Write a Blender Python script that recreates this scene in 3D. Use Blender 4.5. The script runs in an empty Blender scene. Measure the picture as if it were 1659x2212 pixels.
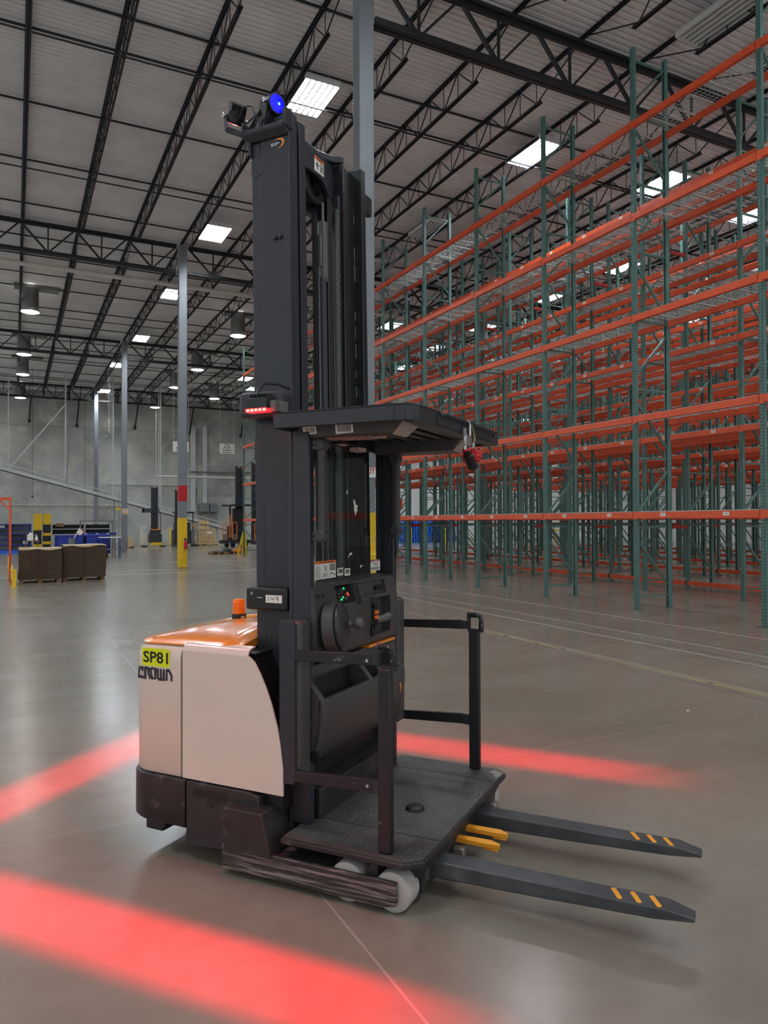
import bpy, math, random
from mathutils import Vector, Matrix
random.seed(7)
sc = bpy.context.scene
COL = sc.collection
R = math.radians

# ------------------------------------------------------------------ camera, world, exposure
CAM_H = 1.6
yaw, pitch, roll = R(26.84), R(0.76), R(0.2)
F = Vector((math.sin(yaw) * math.cos(pitch), math.cos(yaw) * math.cos(pitch), math.sin(pitch)))
RT = Vector((math.cos(yaw), -math.sin(yaw), 0)); UP = RT.cross(F)
R2 = RT * math.cos(roll) - UP * math.sin(roll); U2 = UP * math.cos(roll) + RT * math.sin(roll)
cd = bpy.data.cameras.new('camera'); cam = bpy.data.objects.new('camera', cd); COL.objects.link(cam)
cd.sensor_fit = 'HORIZONTAL'; cd.sensor_width = 36; cd.lens = 36 * 1580 / 1659
cd.clip_end = 300
m = Matrix((R2, U2, -F)).transposed().to_4x4(); m.translation = (0, 0, CAM_H); cam.matrix_world = m
sc.camera = cam
sc.view_settings.view_transform = 'Standard'; sc.view_settings.look = 'None'
sc.view_settings.gamma = 1; sc.view_settings.use_curve_mapping = False
sc.view_settings.exposure = 1.3
w = bpy.data.worlds.new('hall_surroundings'); sc.world = w; w.use_nodes = True
w.node_tree.nodes['Background'].inputs[0].default_value = (0.93, 0.97, 1.0, 1)
w.node_tree.nodes['Background'].inputs[1].default_value = 0.34
LAMP = 62.0          # highbay tube emission
SKYL = 16.0          # round diffuser emission
RED = 520.0          # red line projector
sc.cycles.use_denoising = True
try:
    sc.cycles.max_bounces = 7; sc.cycles.diffuse_bounces = 4; sc.cycles.glossy_bounces = 4
    sc.cycles.transmission_bounces = 6; sc.cycles.transparent_max_bounces = 10
    sc.cycles.sample_clamp_indirect = 8
except Exception:
    pass

# ------------------------------------------------------------------ materials
def lin(c):
    return tuple(((x / 255) / 12.92 if x / 255 <= .04045 else ((x / 255 + .055) / 1.055) ** 2.4) for x in c) + (1,)
MATS = {}
def mat(name, rgb, rough=.5, metal=0, var=0, scale=4, spec=.5, emit=None, es=0, rvar=0, bump=0, bscale=60, trans=0, alpha=1, coat=0, rgb2=None):
    if name in MATS: return MATS[name]
    m = bpy.data.materials.new(name); m.use_nodes = True; nt = m.node_tree; b = nt.nodes['Principled BSDF']
    b.inputs['Base Color'].default_value = lin(rgb); b.inputs['Roughness'].default_value = rough
    b.inputs['Metallic'].default_value = metal; b.inputs['Specular IOR Level'].default_value = spec
    if coat: b.inputs['Coat Weight'].default_value = coat; b.inputs['Coat Roughness'].default_value = .12
    tc = nt.nodes.new('ShaderNodeTexCoord')
    n = nt.nodes.new('ShaderNodeTexNoise'); n.inputs['Scale'].default_value = scale; n.inputs['Detail'].default_value = 6
    nt.links.new(tc.outputs['Object'], n.inputs['Vector'])
    v = var if var else .06
    r = nt.nodes.new('ShaderNodeMapRange'); r.inputs[1].default_value = .3; r.inputs[2].default_value = .7
    nt.links.new(n.outputs[0], r.inputs[0])
    mx = nt.nodes.new('ShaderNodeMix'); mx.data_type = 'RGBA'
    c = lin(rgb)
    mx.inputs[6].default_value = tuple(x * (1 - v) for x in c[:3]) + (1,)
    mx.inputs[7].default_value = lin(rgb2) if rgb2 else tuple(min(1, x * (1 + v)) for x in c[:3]) + (1,)
    nt.links.new(r.outputs[0], mx.inputs[0]); nt.links.new(mx.outputs[2], b.inputs['Base Color'])
    if rvar:
        r2 = nt.nodes.new('ShaderNodeMapRange'); r2.inputs[3].default_value = rough - rvar; r2.inputs[4].default_value = rough + rvar
        r2.inputs[1].default_value = .3; r2.inputs[2].default_value = .7
        nt.links.new(n.outputs[0], r2.inputs[0]); nt.links.new(r2.outputs[0], b.inputs['Roughness'])
    if bump:
        n2 = nt.nodes.new('ShaderNodeTexNoise'); n2.inputs['Scale'].default_value = bscale; n2.inputs['Detail'].default_value = 4
        nt.links.new(tc.outputs['Object'], n2.inputs['Vector'])
        bp = nt.nodes.new('ShaderNodeBump'); bp.inputs['Strength'].default_value = bump; bp.inputs['Distance'].default_value = .004
        nt.links.new(n2.outputs[0], bp.inputs['Height']); nt.links.new(bp.outputs[0], b.inputs['Normal'])
    if emit:
        b.inputs['Emission Color'].default_value = lin(emit); b.inputs['Emission Strength'].default_value = es
    if trans: b.inputs['Transmission Weight'].default_value = trans
    if alpha < 1: b.inputs['Alpha'].default_value = alpha
    MATS[name] = m
    return m
def scuffs(m, rgb, scale=(3, 3, 3), lo=.6, hi=.66, amt=1.0, detail=8):
    """worn paint: irregular scraped patches of another colour"""
    nt = m.node_tree; b = nt.nodes['Principled BSDF']
    src = b.inputs['Base Color'].links[0].from_socket
    tc = nt.nodes.new('ShaderNodeTexCoord'); mp = nt.nodes.new('ShaderNodeMapping'); mp.inputs['Scale'].default_value = scale
    n = nt.nodes.new('ShaderNodeTexNoise'); n.inputs['Scale'].default_value = 1; n.inputs['Detail'].default_value = detail; n.inputs['Roughness'].default_value = .65
    r = nt.nodes.new('ShaderNodeMapRange'); r.inputs[1].default_value = lo; r.inputs[2].default_value = hi; r.inputs[4].default_value = amt
    mx = nt.nodes.new('ShaderNodeMix'); mx.data_type = 'RGBA'; mx.inputs[7].default_value = lin(rgb)
    nt.links.new(tc.outputs['Object'], mp.inputs[0]); nt.links.new(mp.outputs[0], n.inputs['Vector']); nt.links.new(n.outputs[0], r.inputs[0])
    nt.links.new(r.outputs[0], mx.inputs[0]); nt.links.new(src, mx.inputs[6]); nt.links.new(mx.outputs[2], b.inputs['Base Color'])
    return m

def floor_mat():
    m = bpy.data.materials.new('polished_concrete'); m.use_nodes = True; nt = m.node_tree; N = nt.nodes; L = nt.links
    b = N['Principled BSDF']; g = N.new('ShaderNodeNewGeometry')
    def noise(scale, detail=6, rough=.55, mp=None):
        n = N.new('ShaderNodeTexNoise'); n.inputs['Scale'].default_value = scale; n.inputs['Detail'].default_value = detail; n.inputs['Roughness'].default_value = rough
        if mp:
            q = N.new('ShaderNodeMapping'); q.inputs['Scale'].default_value = mp; L.new(g.outputs['Position'], q.inputs[0]); L.new(q.outputs[0], n.inputs['Vector'])
        else: L.new(g.outputs['Position'], n.inputs['Vector'])
        return n.outputs[0]
    def rng(s, a, b_, c=0, d=1):
        r = N.new('ShaderNodeMapRange'); r.inputs[1].default_value = a; r.inputs[2].default_value = b_; r.inputs[3].default_value = c; r.inputs[4].default_value = d; L.new(s, r.inputs[0]); return r.outputs[0]
    def mix(f, a, b_):
        x = N.new('ShaderNodeMix'); x.data_type = 'RGBA'
        for i, s in ((6, a), (7, b_)):
            if isinstance(s, tuple): x.inputs[i].default_value = s
            else: L.new(s, x.inputs[i])
        L.new(f, x.inputs[0]) if not isinstance(f, float) else setattr(x.inputs[0], 'default_value', f)
        return x.outputs[2]
    c1 = mix(rng(noise(.3, 4, .5), .3, .7), lin((117, 110, 98)), lin((147, 142, 129)))
    c2 = mix(rng(noise(1.5, 5, .5), .1, .95), c1, lin((124, 113, 100)))
    c3 = mix(rng(noise(.8, 6, .6, (.5, 1.8, 1)), .4, 1.0, 0, .5), c2, lin((160, 156, 144)))
    c4 = mix(rng(noise(9, 3, .5), .3, .8, 0, .22), c3, lin((100, 94, 84)))
    # joint grid of the slab
    sp = N.new('ShaderNodeSeparateXYZ'); L.new(g.outputs['Position'], sp.inputs[0])
    def joint(out, off, per, hw):
        a = N.new('ShaderNodeMath'); a.operation = 'SUBTRACT'; a.inputs[1].default_value = off; L.new(out, a.inputs[0])
        p = N.new('ShaderNodeMath'); p.operation = 'PINGPONG'; p.inputs[1].default_value = per / 2; L.new(a.outputs[0], p.inputs[0])
        return rng(p.outputs[0], hw * .6, hw, 1, 0)
    j1 = joint(sp.outputs[0], 1.18, 7.62, .006); j2 = joint(sp.outputs[1], 4.12, 3.55, .006)
    c5 = mix(j1, c4, lin((158, 146, 140)))
    jj = N.new('ShaderNodeMath'); jj.operation = 'MULTIPLY'; jj.inputs[1].default_value = .55; L.new(j2, jj.inputs[0])
    c6 = mix(jj.outputs[0], c5, lin((150, 142, 135)))
    L.new(c6, b.inputs['Base Color'])
    L.new(rng(noise(1.1, 7, .6), .3, .7, .19, .265), b.inputs['Roughness'])
    b.inputs['Specular IOR Level'].default_value = .8
    bp = N.new('ShaderNodeBump'); bp.inputs['Strength'].default_value = .05; bp.inputs['Distance'].default_value = .003
    L.new(noise(.8, 2), bp.inputs['Height']); L.new(bp.outputs[0], b.inputs['Normal'])
    return m
def wall_mat():
    m = mat('tilt_up_concrete', (166, 168, 164), .85, var=.34, scale=.3, bump=.1, bscale=6)
    nt = m.node_tree; N = nt.nodes; L = nt.links; b = N['Principled BSDF']
    src = b.inputs['Base Color'].links[0].from_socket
    g = N.new('ShaderNodeNewGeometry'); n = N.new('ShaderNodeTexNoise'); n.inputs['Scale'].default_value = .9; n.inputs['Detail'].default_value = 10; n.inputs['Roughness'].default_value = .7
    L.new(g.outputs['Position'], n.inputs['Vector'])
    r = N.new('ShaderNodeMapRange'); r.inputs[1].default_value = .5; r.inputs[2].default_value = .68; r.inputs[4].default_value = .6; L.new(n.outputs[0], r.inputs[0])
    mx = N.new('ShaderNodeMix'); mx.data_type = 'RGBA'; mx.inputs[7].default_value = lin((206, 206, 192)); L.new(r.outputs[0], mx.inputs[0]); L.new(src, mx.inputs[6])
    L.new(mx.outputs[2], b.inputs['Base Color'])
    return m

M_FLOOR = floor_mat(); M_WALL = wall_mat()
M_DECK = mat('roof_deck_metal', (222, 220, 220), .55, var=.08, scale=1.2)
M_STEEL = mat('black_painted_steel', (30, 31, 36), .5, var=.15, scale=3)
M_COLG = mat('grey_column_paint', (122, 127, 132), .45, var=.07, scale=2)
M_YEL = mat('safety_yellow_paint', (232, 190, 18), .5, var=.1, scale=5)
M_REDP = mat('red_paint', (190, 16, 22), .5)
M_GREEN = mat('rack_green_paint', (80, 114, 107), .42, var=.18, scale=3, metal=.0)
M_ORNG = mat('rack_orange_paint', (218, 84, 44), .4, var=.12, scale=2)
M_GALV = mat('galvanised_wire', (190, 192, 188), .4, metal=.35, var=.1)
M_PLATE = mat('grey_base_plate', (110, 112, 108), .5, metal=.4)
M_WHT = mat('white_label_paper', (236, 234, 226), .6)
M_BLKINK = mat('black_ink', (16, 16, 18), .6)
M_LEDON = mat('lit_lamp_tube', (255, 255, 255), .4, emit=(238, 247, 255), es=LAMP)
M_LEDOFF = mat('unlit_lamp_tube', (206, 208, 204), .35)
M_HOUS = mat('white_lamp_housing', (200, 202, 200), .4, var=.04)
M_DISC = mat('lit_round_diffuser', (255, 255, 255), .4, emit=(255, 252, 244), es=SKYL)
M_GALVT = mat('galvanised_tube', (120, 122, 120), .45, metal=.6, var=.15)
M_PIPEW = mat('cream_pipe_paint', (206, 202, 192), .45)
# truck
M_BLK = mat('charcoal_truck_paint', (42, 45, 52), .42, var=.12, scale=6, bump=.05, bscale=220)
M_BLKW = scuffs(mat('worn_charcoal_rail_paint', (26, 27, 31), .45, var=.15, scale=6), (150, 146, 140), (14, 8, 26), .66, .72, .7)
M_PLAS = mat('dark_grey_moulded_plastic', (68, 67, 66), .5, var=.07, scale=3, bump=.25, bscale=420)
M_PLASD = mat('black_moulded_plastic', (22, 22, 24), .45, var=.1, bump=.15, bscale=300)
M_BEIGE = mat('beige_truck_paint', (216, 206, 192), .3, var=.03, scale=2, coat=.35)
M_HOOD = mat('orange_hood_paint', (238, 138, 32), .25, var=.03, scale=2, coat=.6)
M_DKST = scuffs(mat('dirty_black_steel', (40, 37, 38), .5, var=.3, scale=8), (112, 104, 98), (9, 9, 9), .57, .72, .6)
M_SCRAPE = scuffs(mat('scraped_black_steel', (50, 45, 45), .5, var=.3, scale=8), (158, 140, 136), (2.2, 7, 70), .5, .6, .85)
M_FORK = scuffs(mat('fork_steel', (80, 82, 85), .36, metal=.35, var=.2, scale=9), (128, 128, 126), (5, 5, 5), .58, .72, .5)
M_CHROME = mat('bright_zinc_metal', (196, 200, 204), .25, metal=.9)
M_GOLD = mat('yellow_zinc_metal', (176, 164, 120), .3, metal=.85)
M_BRIGHT = mat('bare_worn_steel', (170, 168, 162), .35, metal=.8, var=.2)
M_WHEEL = mat('grey_polyurethane', (176, 174, 170), .5, var=.06)
M_CLAMP = scuffs(mat('orange_clamp_paint', (240, 160, 40), .4), (90, 66, 40), (40, 40, 40), .66, .72, .6)
M_LIME = mat('fluorescent_yellow_label', (220, 236, 0), .5)
M_AMBER = mat('amber_lens', (255, 130, 10), .15, trans=.4, emit=(255, 110, 0), es=.06)
M_BLUEL = mat('lit_blue_lens', (0, 0, 120), .25, emit=(0, 0, 255), es=1.6)
M_BLUEC = mat('blue_lens_reflector', (60, 110, 255), .1, emit=(60, 120, 255), es=2.5)
M_REDL = mat('lit_red_lens', (255, 10, 10), .2, emit=(255, 12, 20), es=3.5)
M_REDC = mat('red_led_core', (255, 90, 70), .2, emit=(255, 70, 60), es=5)
M_LENS = mat('frosted_lamp_lens', (196, 180, 170), .35, trans=.25)
M_REDPL = mat('red_plastic', (196, 26, 34), .4)
M_ORST = mat('orange_warning_strip', (240, 120, 50), .55)
M_PINK = mat('faded_pink_label_paper', (208, 180, 172), .7, var=.1, scale=20)
M_GRNL = mat('lit_green_indicator', (40, 220, 120), .4, emit=(40, 230, 120), es=1.2)
M_REDI = mat('lit_red_indicator', (240, 70, 40), .4, emit=(250, 70, 40), es=1.2)
M_GREYP = mat('grey_print', (140, 140, 136), .6)
def glass_mat():
    m = bpy.data.materials.new('tinted_window_glass'); m.use_nodes = True; nt = m.node_tree; N = nt.nodes
    out = N['Material Output']; N.remove(N['Principled BSDF'])
    t = N.new('ShaderNodeBsdfTransparent'); t.inputs[0].default_value = (.93, .95, .94, 1)
    gl = N.new('ShaderNodeBsdfGlossy'); gl.inputs['Roughness'].default_value = .02
    fr = N.new('ShaderNodeFresnel'); fr.inputs[0].default_value = 1.5
    mx = N.new('ShaderNodeMixShader'); 
    ge = N.new('ShaderNodeNewGeometry'); iv = N.new('ShaderNodeMath'); iv.operation = 'SUBTRACT'; iv.inputs[0].default_value = 1; nt.links.new(ge.outputs['Backfacing'], iv.inputs[1])
    mm = N.new('ShaderNodeMath'); mm.operation = 'MULTIPLY'; nt.links.new(fr.outputs[0], mm.inputs[0]); nt.links.new(iv.outputs[0], mm.inputs[1])
    nt.links.new(mm.outputs[0], mx.inputs[0]); nt.links.new(t.outputs[0], mx.inputs[1]); nt.links.new(gl.outputs[0], mx.inputs[2])
    nt.links.new(mx.outputs[0], out.inputs[0]); return m
M_GLASS = glass_mat()
def dotted():
    m = mat('dotted_platform_mat', (74, 73, 71), .5, var=.25, scale=5, bump=.1, bscale=150)
    nt = m.node_tree; N = nt.nodes; L = nt.links; b = N['Principled BSDF']; src = b.inputs['Base Color'].links[0].from_socket
    tc = N.new('ShaderNodeTexCoord'); vo = N.new('ShaderNodeTexVoronoi'); vo.inputs['Scale'].default_value = 36; vo.inputs['Randomness'].default_value = .35
    mp = N.new('ShaderNodeMapping'); mp.inputs['Scale'].default_value = (1, 1, 0); L.new(tc.outputs['Object'], mp.inputs[0]); L.new(mp.outputs[0], vo.inputs['Vector'])
    r = N.new('ShaderNodeMapRange'); r.inputs[1].default_value = .2; r.inputs[2].default_value = .27; r.inputs[3].default_value = .55; r.inputs[4].default_value = 0; L.new(vo.outputs[0], r.inputs[0])
    n = N.new('ShaderNodeTexNoise'); n.inputs['Scale'].default_value = 9; L.new(tc.outputs['Object'], n.inputs['Vector'])
    r2 = N.new('ShaderNodeMapRange'); r2.inputs[1].default_value = .42; r2.inputs[2].default_value = .62; L.new(n.outputs[0], r2.inputs[0])
    mu = N.new('ShaderNodeMath'); mu.operation = 'MULTIPLY'; L.new(r.outputs[0], mu.inputs[0]); L.new(r2.outputs[0], mu.inputs[1])
    mx = N.new('ShaderNodeMix'); mx.data_type = 'RGBA'; mx.inputs[7].default_value = lin((142, 140, 134)); L.new(mu.outputs[0], mx.inputs[0]); L.new(src, mx.inputs[6])
    L.new(mx.outputs[2], b.inputs['Base Color']); scuffs(m, (96, 92, 86), (4, 4, 4), .56, .7, .5)
    return m
M_MAT = dotted()

# ------------------------------------------------------------------ mesh helpers
class MB:
    def __init__(s): s.v = []; s.f = []; s.mi = []; s.cur = 0
    def add(s, vs, fs):
        o = len(s.v); s.v += [tuple(p) for p in vs]; s.f += [tuple(i + o for i in f) for f in fs]; s.mi += [s.cur] * len(fs); return s
    def mat(s, i): s.cur = i; return s
    def box(s, x0, x1, y0, y1, z0, z1):
        x0, x1 = sorted((x0, x1)); y0, y1 = sorted((y0, y1)); z0, z1 = sorted((z0, z1))
        return s.add([(x0, y0, z0), (x1, y0, z0), (x1, y1, z0), (x0, y1, z0), (x0, y0, z1), (x1, y0, z1), (x1, y1, z1), (x0, y1, z1)],
                     [(0, 3, 2, 1), (4, 5, 6, 7), (0, 1, 5, 4), (1, 2, 6, 5), (2, 3, 7, 6), (3, 0, 4, 7)])
    def hexa(s, b, t):
        return s.add(list(b) + list(t), [(0, 3, 2, 1), (4, 5, 6, 7), (0, 1, 5, 4), (1, 2, 6, 5), (2, 3, 7, 6), (3, 0, 4, 7)])
    def prism(s, poly, a, b, axis='z'):
        """2D polygon swept along an axis between a and b"""
        def P(p, t): return (p[0], p[1], t) if axis == 'z' else ((p[0], t, p[1]) if axis == 'y' else (t, p[0], p[1]))
        n = len(poly)
        ar = sum(poly[i][0] * poly[(i + 1) % n][1] - poly[(i + 1) % n][0] * poly[i][1] for i in range(n))
        if ar < 0: poly = poly[::-1]
        if axis == 'y': poly = poly[::-1]
        vs = [P(p, a) for p in poly] + [P(p, b) for p in poly]
        fs = [tuple(range(n))[::-1], tuple(range(n, 2 * n))] + [(i, (i + 1) % n, n + (i + 1) % n, n + i) for i in range(n)]
        if b < a: fs = [f[::-1] for f in fs]
        return s.add(vs, fs)
    def bar(s, p0, p1, w, h=None, up=(0, 0, 1)):
        h = h or w; p0 = Vector(p0); p1 = Vector(p1); d = (p1 - p0).normalized(); u = Vector(up)
        if abs(d.dot(u)) > .98: u = Vector((1, 0, 0))
        a = d.cross(u).normalized() * (w / 2); c = a.cross(d).normalized() * (h / 2)
        q = [(-1, -1), (1, -1), (1, 1), (-1, 1)]
        vs = [p0 + a * i + c * j for i, j in q] + [p1 + a * i + c * j for i, j in q]
        return s.add(vs, [(0, 1, 2, 3), (7, 6, 5, 4), (0, 4, 5, 1), (1, 5, 6, 2), (2, 6, 7, 3), (3, 7, 4, 0)])
    def tube(s, pts, r, n=10, closed=False, caps=True):
        pts = [Vector(p) for p in pts]; m_ = len(pts); rings = []; prev = None
        for i, p in enumerate(pts):
            if closed: d = (pts[(i + 1) % m_] - pts[i - 1]).normalized()
            else: d = (pts[min(i + 1, m_ - 1)] - pts[max(i - 1, 0)]).normalized()
            if prev is None:
                u = Vector((0, 0, 1)) if abs(d.z) < .9 else Vector((1, 0, 0)); a = d.cross(u).normalized()
            else: a = (prev - d * prev.dot(d)).normalized()
            prev = a; b = d.cross(a); rr = r[i] if isinstance(r, (list, tuple)) else r
            rings.append([p + (a * math.cos(2 * math.pi * k / n) + b * math.sin(2 * math.pi * k / n)) * rr for k in range(n)])
        vs = [q for g in rings for q in g]; fs = []
        for i in range(m_ if closed else m_ - 1):
            j = (i + 1) % m_
            fs += [(i * n + k, j * n + k, j * n + (k + 1) % n, i * n + (k + 1) % n)[::-1] for k in range(n)]
        if not closed and caps: fs += [tuple(range(n)), tuple(range((m_ - 1) * n, m_ * n))[::-1]]
        return s.add(vs, fs)
    def cyl(s, c, axis, r, h, n=24, r2=None):
        c = Vector(c); d = Vector(axis).normalized()
        return s.tube([c, c + d * h], [r, r2 if r2 is not None else r], n)
    def lathe(s, c, axis, prof, n=24):
        c = Vector(c); d = Vector(axis).normalized()
        u = Vector((0, 0, 1)) if abs(d.z) < .9 else Vector((1, 0, 0)); a = d.cross(u).normalized(); b = d.cross(a)
        vs = []; fs = []; k_ = len(prof)
        for (r, h) in prof:
            for k in range(n): t = 2 * math.pi * k / n; vs.append(c + d * h + (a * math.cos(t) + b * math.sin(t)) * max(r, .0001))
        for i in range(k_ - 1): fs += [(i * n + k, i * n + (k + 1) % n, (i + 1) * n + (k + 1) % n, (i + 1) * n + k) for k in range(n)]
        fs += [tuple(range(n))[::-1], tuple(range((k_ - 1) * n, k_ * n))]
        return s.add(vs, fs)
    def grid(s, f, nu, nv, flip=False):
        o = [f(i / nu, j / nv) for j in range(nv + 1) for i in range(nu + 1)]
        fs = []
        for j in range(nv):
            for i in range(nu):
                a = j * (nu + 1) + i; q = (a, a + 1, a + nu + 2, a + nu + 1); fs.append(q[::-1] if flip else q)
        return s.add(o, fs)
    def mesh(s, name, mats, smooth=None):
        me = bpy.data.meshes.new(name); me.from_pydata(s.v, [], s.f)
        for m_ in (mats if isinstance(mats, (list, tuple)) else [mats]): me.materials.append(m_)
        if any(s.mi): me.polygons.foreach_set('material_index', s.mi)
        me.update()
        if smooth:
            me.polygons.foreach_set('use_smooth', [True] * len(me.polygons))
            try: me.set_sharp_from_angle(angle=R(smooth))
            except Exception: pass
        return me
    def build(s, name, mats, parent=None, smooth=None, bevel=0, seg=2):
        return obj(name, s.mesh(name, mats, smooth), parent, bevel, seg)
def obj(name, me, parent=None, bevel=0, seg=2, loc=None):
    o = bpy.data.objects.new(name, me); COL.objects.link(o)
    if parent: o.parent = parent
    if loc: o.location = loc
    if bevel:
        b = o.modifiers.new('edge', 'BEVEL'); b.width = bevel; b.segments = seg; b.limit_method = 'ANGLE'; b.angle_limit = R(35)
        b.harden_normals = False
        me.polygons.foreach_set('use_smooth', [True] * len(me.polygons))
        try: me.set_sharp_from_angle(angle=R(30))
        except Exception: pass
    return o
def tag(o, label=None, cat=None, group=None, kind=None):
    if label: o['label'] = label
    if cat: o['category'] = cat
    if group: o['group'] = group
    if kind: o['kind'] = kind
    return o
def thing(name, label, cat, loc=(0, 0, 0), rz=0, group=None, kind=None):
    o = bpy.data.objects.new(name, None); COL.objects.link(o); o.location = loc; o.rotation_euler = (0, 0, rz); o.empty_display_size = .2
    return tag(o, label, cat, group, kind)
def rrect(x0, x1, y0, y1, r, n=6):
    P = []
    for cx, cy, a in ((x1 - r, y0 + r, -90), (x1 - r, y1 - r, 0), (x0 + r, y1 - r, 90), (x0 + r, y0 + r, 180)):
        for k in range(n + 1): t = R(a + 90 * k / n); P.append((cx + r * math.cos(t), cy + r * math.sin(t)))
    return P
_tx = {}
def text_polys(body, bold=False):
    """flat lettering as (verts, faces), normalised to height 1 from the baseline"""
    if (body, bold) in _tx: return _tx[(body, bold)]
    cu = bpy.data.curves.new('lettering', 'FONT'); cu.body = body; cu.resolution_u = 3; cu.align_x = 'LEFT'
    cu.space_line = 1.0
    if bold: cu.offset = .018
    o = bpy.data.objects.new('lettering', cu); COL.objects.link(o)
    dg = bpy.context.evaluated_depsgraph_get(); me = bpy.data.meshes.new_from_object(o.evaluated_get(dg))
    vs = [tuple(v.co) for v in me.vertices]; fs = [tuple(p.vertices) for p in me.polygons]
    bpy.data.objects.remove(o); bpy.data.curves.remove(cu); bpy.data.meshes.remove(me)
    x0 = min(v[0] for v in vs); x1 = max(v[0] for v in vs); y0 = min(v[1] for v in vs); y1 = max(v[1] for v in vs)
    vs = [((v[0] - x0) / (x1 - x0), (v[1] - y0) / (y1 - y0)) for v in vs]
    _tx[(body, bold)] = (vs, fs); return _tx[(body, bold)]
def put_text(mb, body, o, xd, yd, x0, x1, y0, y1, lift=.001, bold=False):
    """write text into the rectangle [x0,x1]x[y0,y1] of the plane (o, xd, yd)"""
    o = Vector(o); xd = Vector(xd); yd = Vector(yd); n = xd.cross(yd).normalized() * lift
    vs, fs = text_polys(body, bold)
    mb.add([o + xd * (x0 + (x1 - x0) * a) + yd * (y0 + (y1 - y0) * b) + n for a, b in vs], fs)
def put_rect(mb, o, xd, yd, x0, x1, y0, y1, lift=.001):
    o = Vector(o); xd = Vector(xd); yd = Vector(yd); n = xd.cross(yd).normalized() * lift
    mb.add([o + xd * a + yd * b + n for a, b in ((x0, y0), (x1, y0), (x1, y1), (x0, y1))], [(0, 1, 2, 3)])
def stroke(mb, pts, o, xd, yd, wd, lift=.001):
    """thick pen line through 2D points on a plane"""
    o = Vector(o); xd = Vector(xd); yd = Vector(yd); n = xd.cross(yd).normalized() * lift
    m_ = len(pts); L = []; 
    for i in range(m_):
        a = pts[max(i - 1, 0)]; b = pts[min(i + 1, m_ - 1)]; dx, dy = b[0] - a[0], b[1] - a[1]; l = math.hypot(dx, dy) or 1
        k = 1.0
        if 0 < i < m_ - 1:
            d1 = (pts[i][0] - a[0], pts[i][1] - a[1]); l1 = math.hypot(*d1) or 1; c = (d1[0] * dx + d1[1] * dy) / (l1 * l); k = 1 / max(c, .6)
        L.append((-dy / l * wd / 2 * k, dx / l * wd / 2 * k))
    vs = [o + xd * (p[0] + q[0]) + yd * (p[1] + q[1]) + n for p, q in zip(pts, L)] + [o + xd * (p[0] - q[0]) + yd * (p[1] - q[1]) + n for p, q in zip(pts, L)]
    mb.add(vs, [(i, i + m_, i + 1 + m_, i + 1) for i in range(m_ - 1)])
def cut(o, cutters):
    """carve recesses out of a part and keep the carved mesh"""
    tmp = []
    for mb in cutters:
        c = bpy.data.objects.new('cutter', mb.mesh('cutter', [])); COL.objects.link(c); tmp.append(c)
        c.parent = o.parent
        md = o.modifiers.new('cut', 'BOOLEAN'); md.operation = 'DIFFERENCE'; md.object = c; md.solver = 'EXACT'
    bv = [m_ for m_ in o.modifiers if m_.type == 'BEVEL']
    for m_ in bv: m_.show_viewport = False
    bpy.context.view_layer.update(); dg = bpy.context.evaluated_depsgraph_get()
    me = bpy.data.meshes.new_from_object(o.evaluated_get(dg)); o.data = me
    for m_ in [m_ for m_ in o.modifiers if m_.type == 'BOOLEAN']: o.modifiers.remove(m_)
    for m_ in bv: m_.show_viewport = True
    for c in tmp: bpy.data.objects.remove(c)
ORD = ['first', 'second', 'third', 'fourth', 'fifth', 'sixth', 'seventh', 'eighth', 'ninth', 'tenth', 'eleventh', 'twelfth', 'thirteenth', 'fourteenth', 'fifteenth',
       'sixteenth', 'seventeenth', 'eighteenth', 'nineteenth', 'twentieth', 'twenty-first', 'twenty-second', 'twenty-third', 'twenty-fourth', 'twenty-fifth', 'twenty-sixth', 'twenty-seventh', 'twenty-eighth', 'twenty-ninth', 'thirtieth']

# ------------------------------------------------------------------ building shell
XL, XR, YB, YN = -14.0, 46.0, 61.0, -7.0
fl = MB(); fl.box(XL, XR, YN, YB + .3, -.2, 0).build('floor', M_FLOOR)['kind'] = 'structure'
bw = MB(); bw.box(XL, 19.5, YB, YB + .3, 0, 11.9).build('wall_back', M_WALL)['kind'] = 'structure'
M_WHITEW = mat('white_painted_concrete', (226, 227, 224), .8, var=.05, scale=.5)
bw = MB(); bw.box(19.5, XR, YB, YB + .3, 0, 11.9).build('wall_dock', M_WHITEW)['kind'] = 'structure'
rw = MB(); rw.box(XR, XR + .3, YN, YB + .3, 0, 11.9).build('wall_right', M_WHITEW)['kind'] = 'structure'
tr = MB()
for x in (-2.9, 4.88, 12.6, 20.3, 28.0): tr.box(x - .012, x + .012, YB - .012, YB + .01, 0, 11.5)
tr.box(XL, XR, YB - .01, YB + .01, 8.95, 8.97)
tag(tr.build('trim_1', mat('dark_joint_sealant', (92, 88, 78), .8)), 'dark sealed vertical joints between the concrete wall panels', kind='structure')
ZD = 11.53
cb = MB(); pt = .1524; y = YN; prof = []
while y < YB:
    prof += [(y, ZD), (y + .09, ZD), (y + .103, ZD + .038), (y + .139, ZD + .038)]; y += pt
top = [(a, b) for a, b in prof]
vs = [(XL, a, b) for a, b in prof] + [(XR, a, b) for a, b in prof]; n = len(prof)
cb.add(vs, [(i, i + 1, n + i + 1, n + i)[::-1] for i in range(n - 1)])
cb.box(XL, XR, YN, YB, ZD + .06, ZD + .3)
cb.build('ceiling', M_DECK)['kind'] = 'structure'

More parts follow.
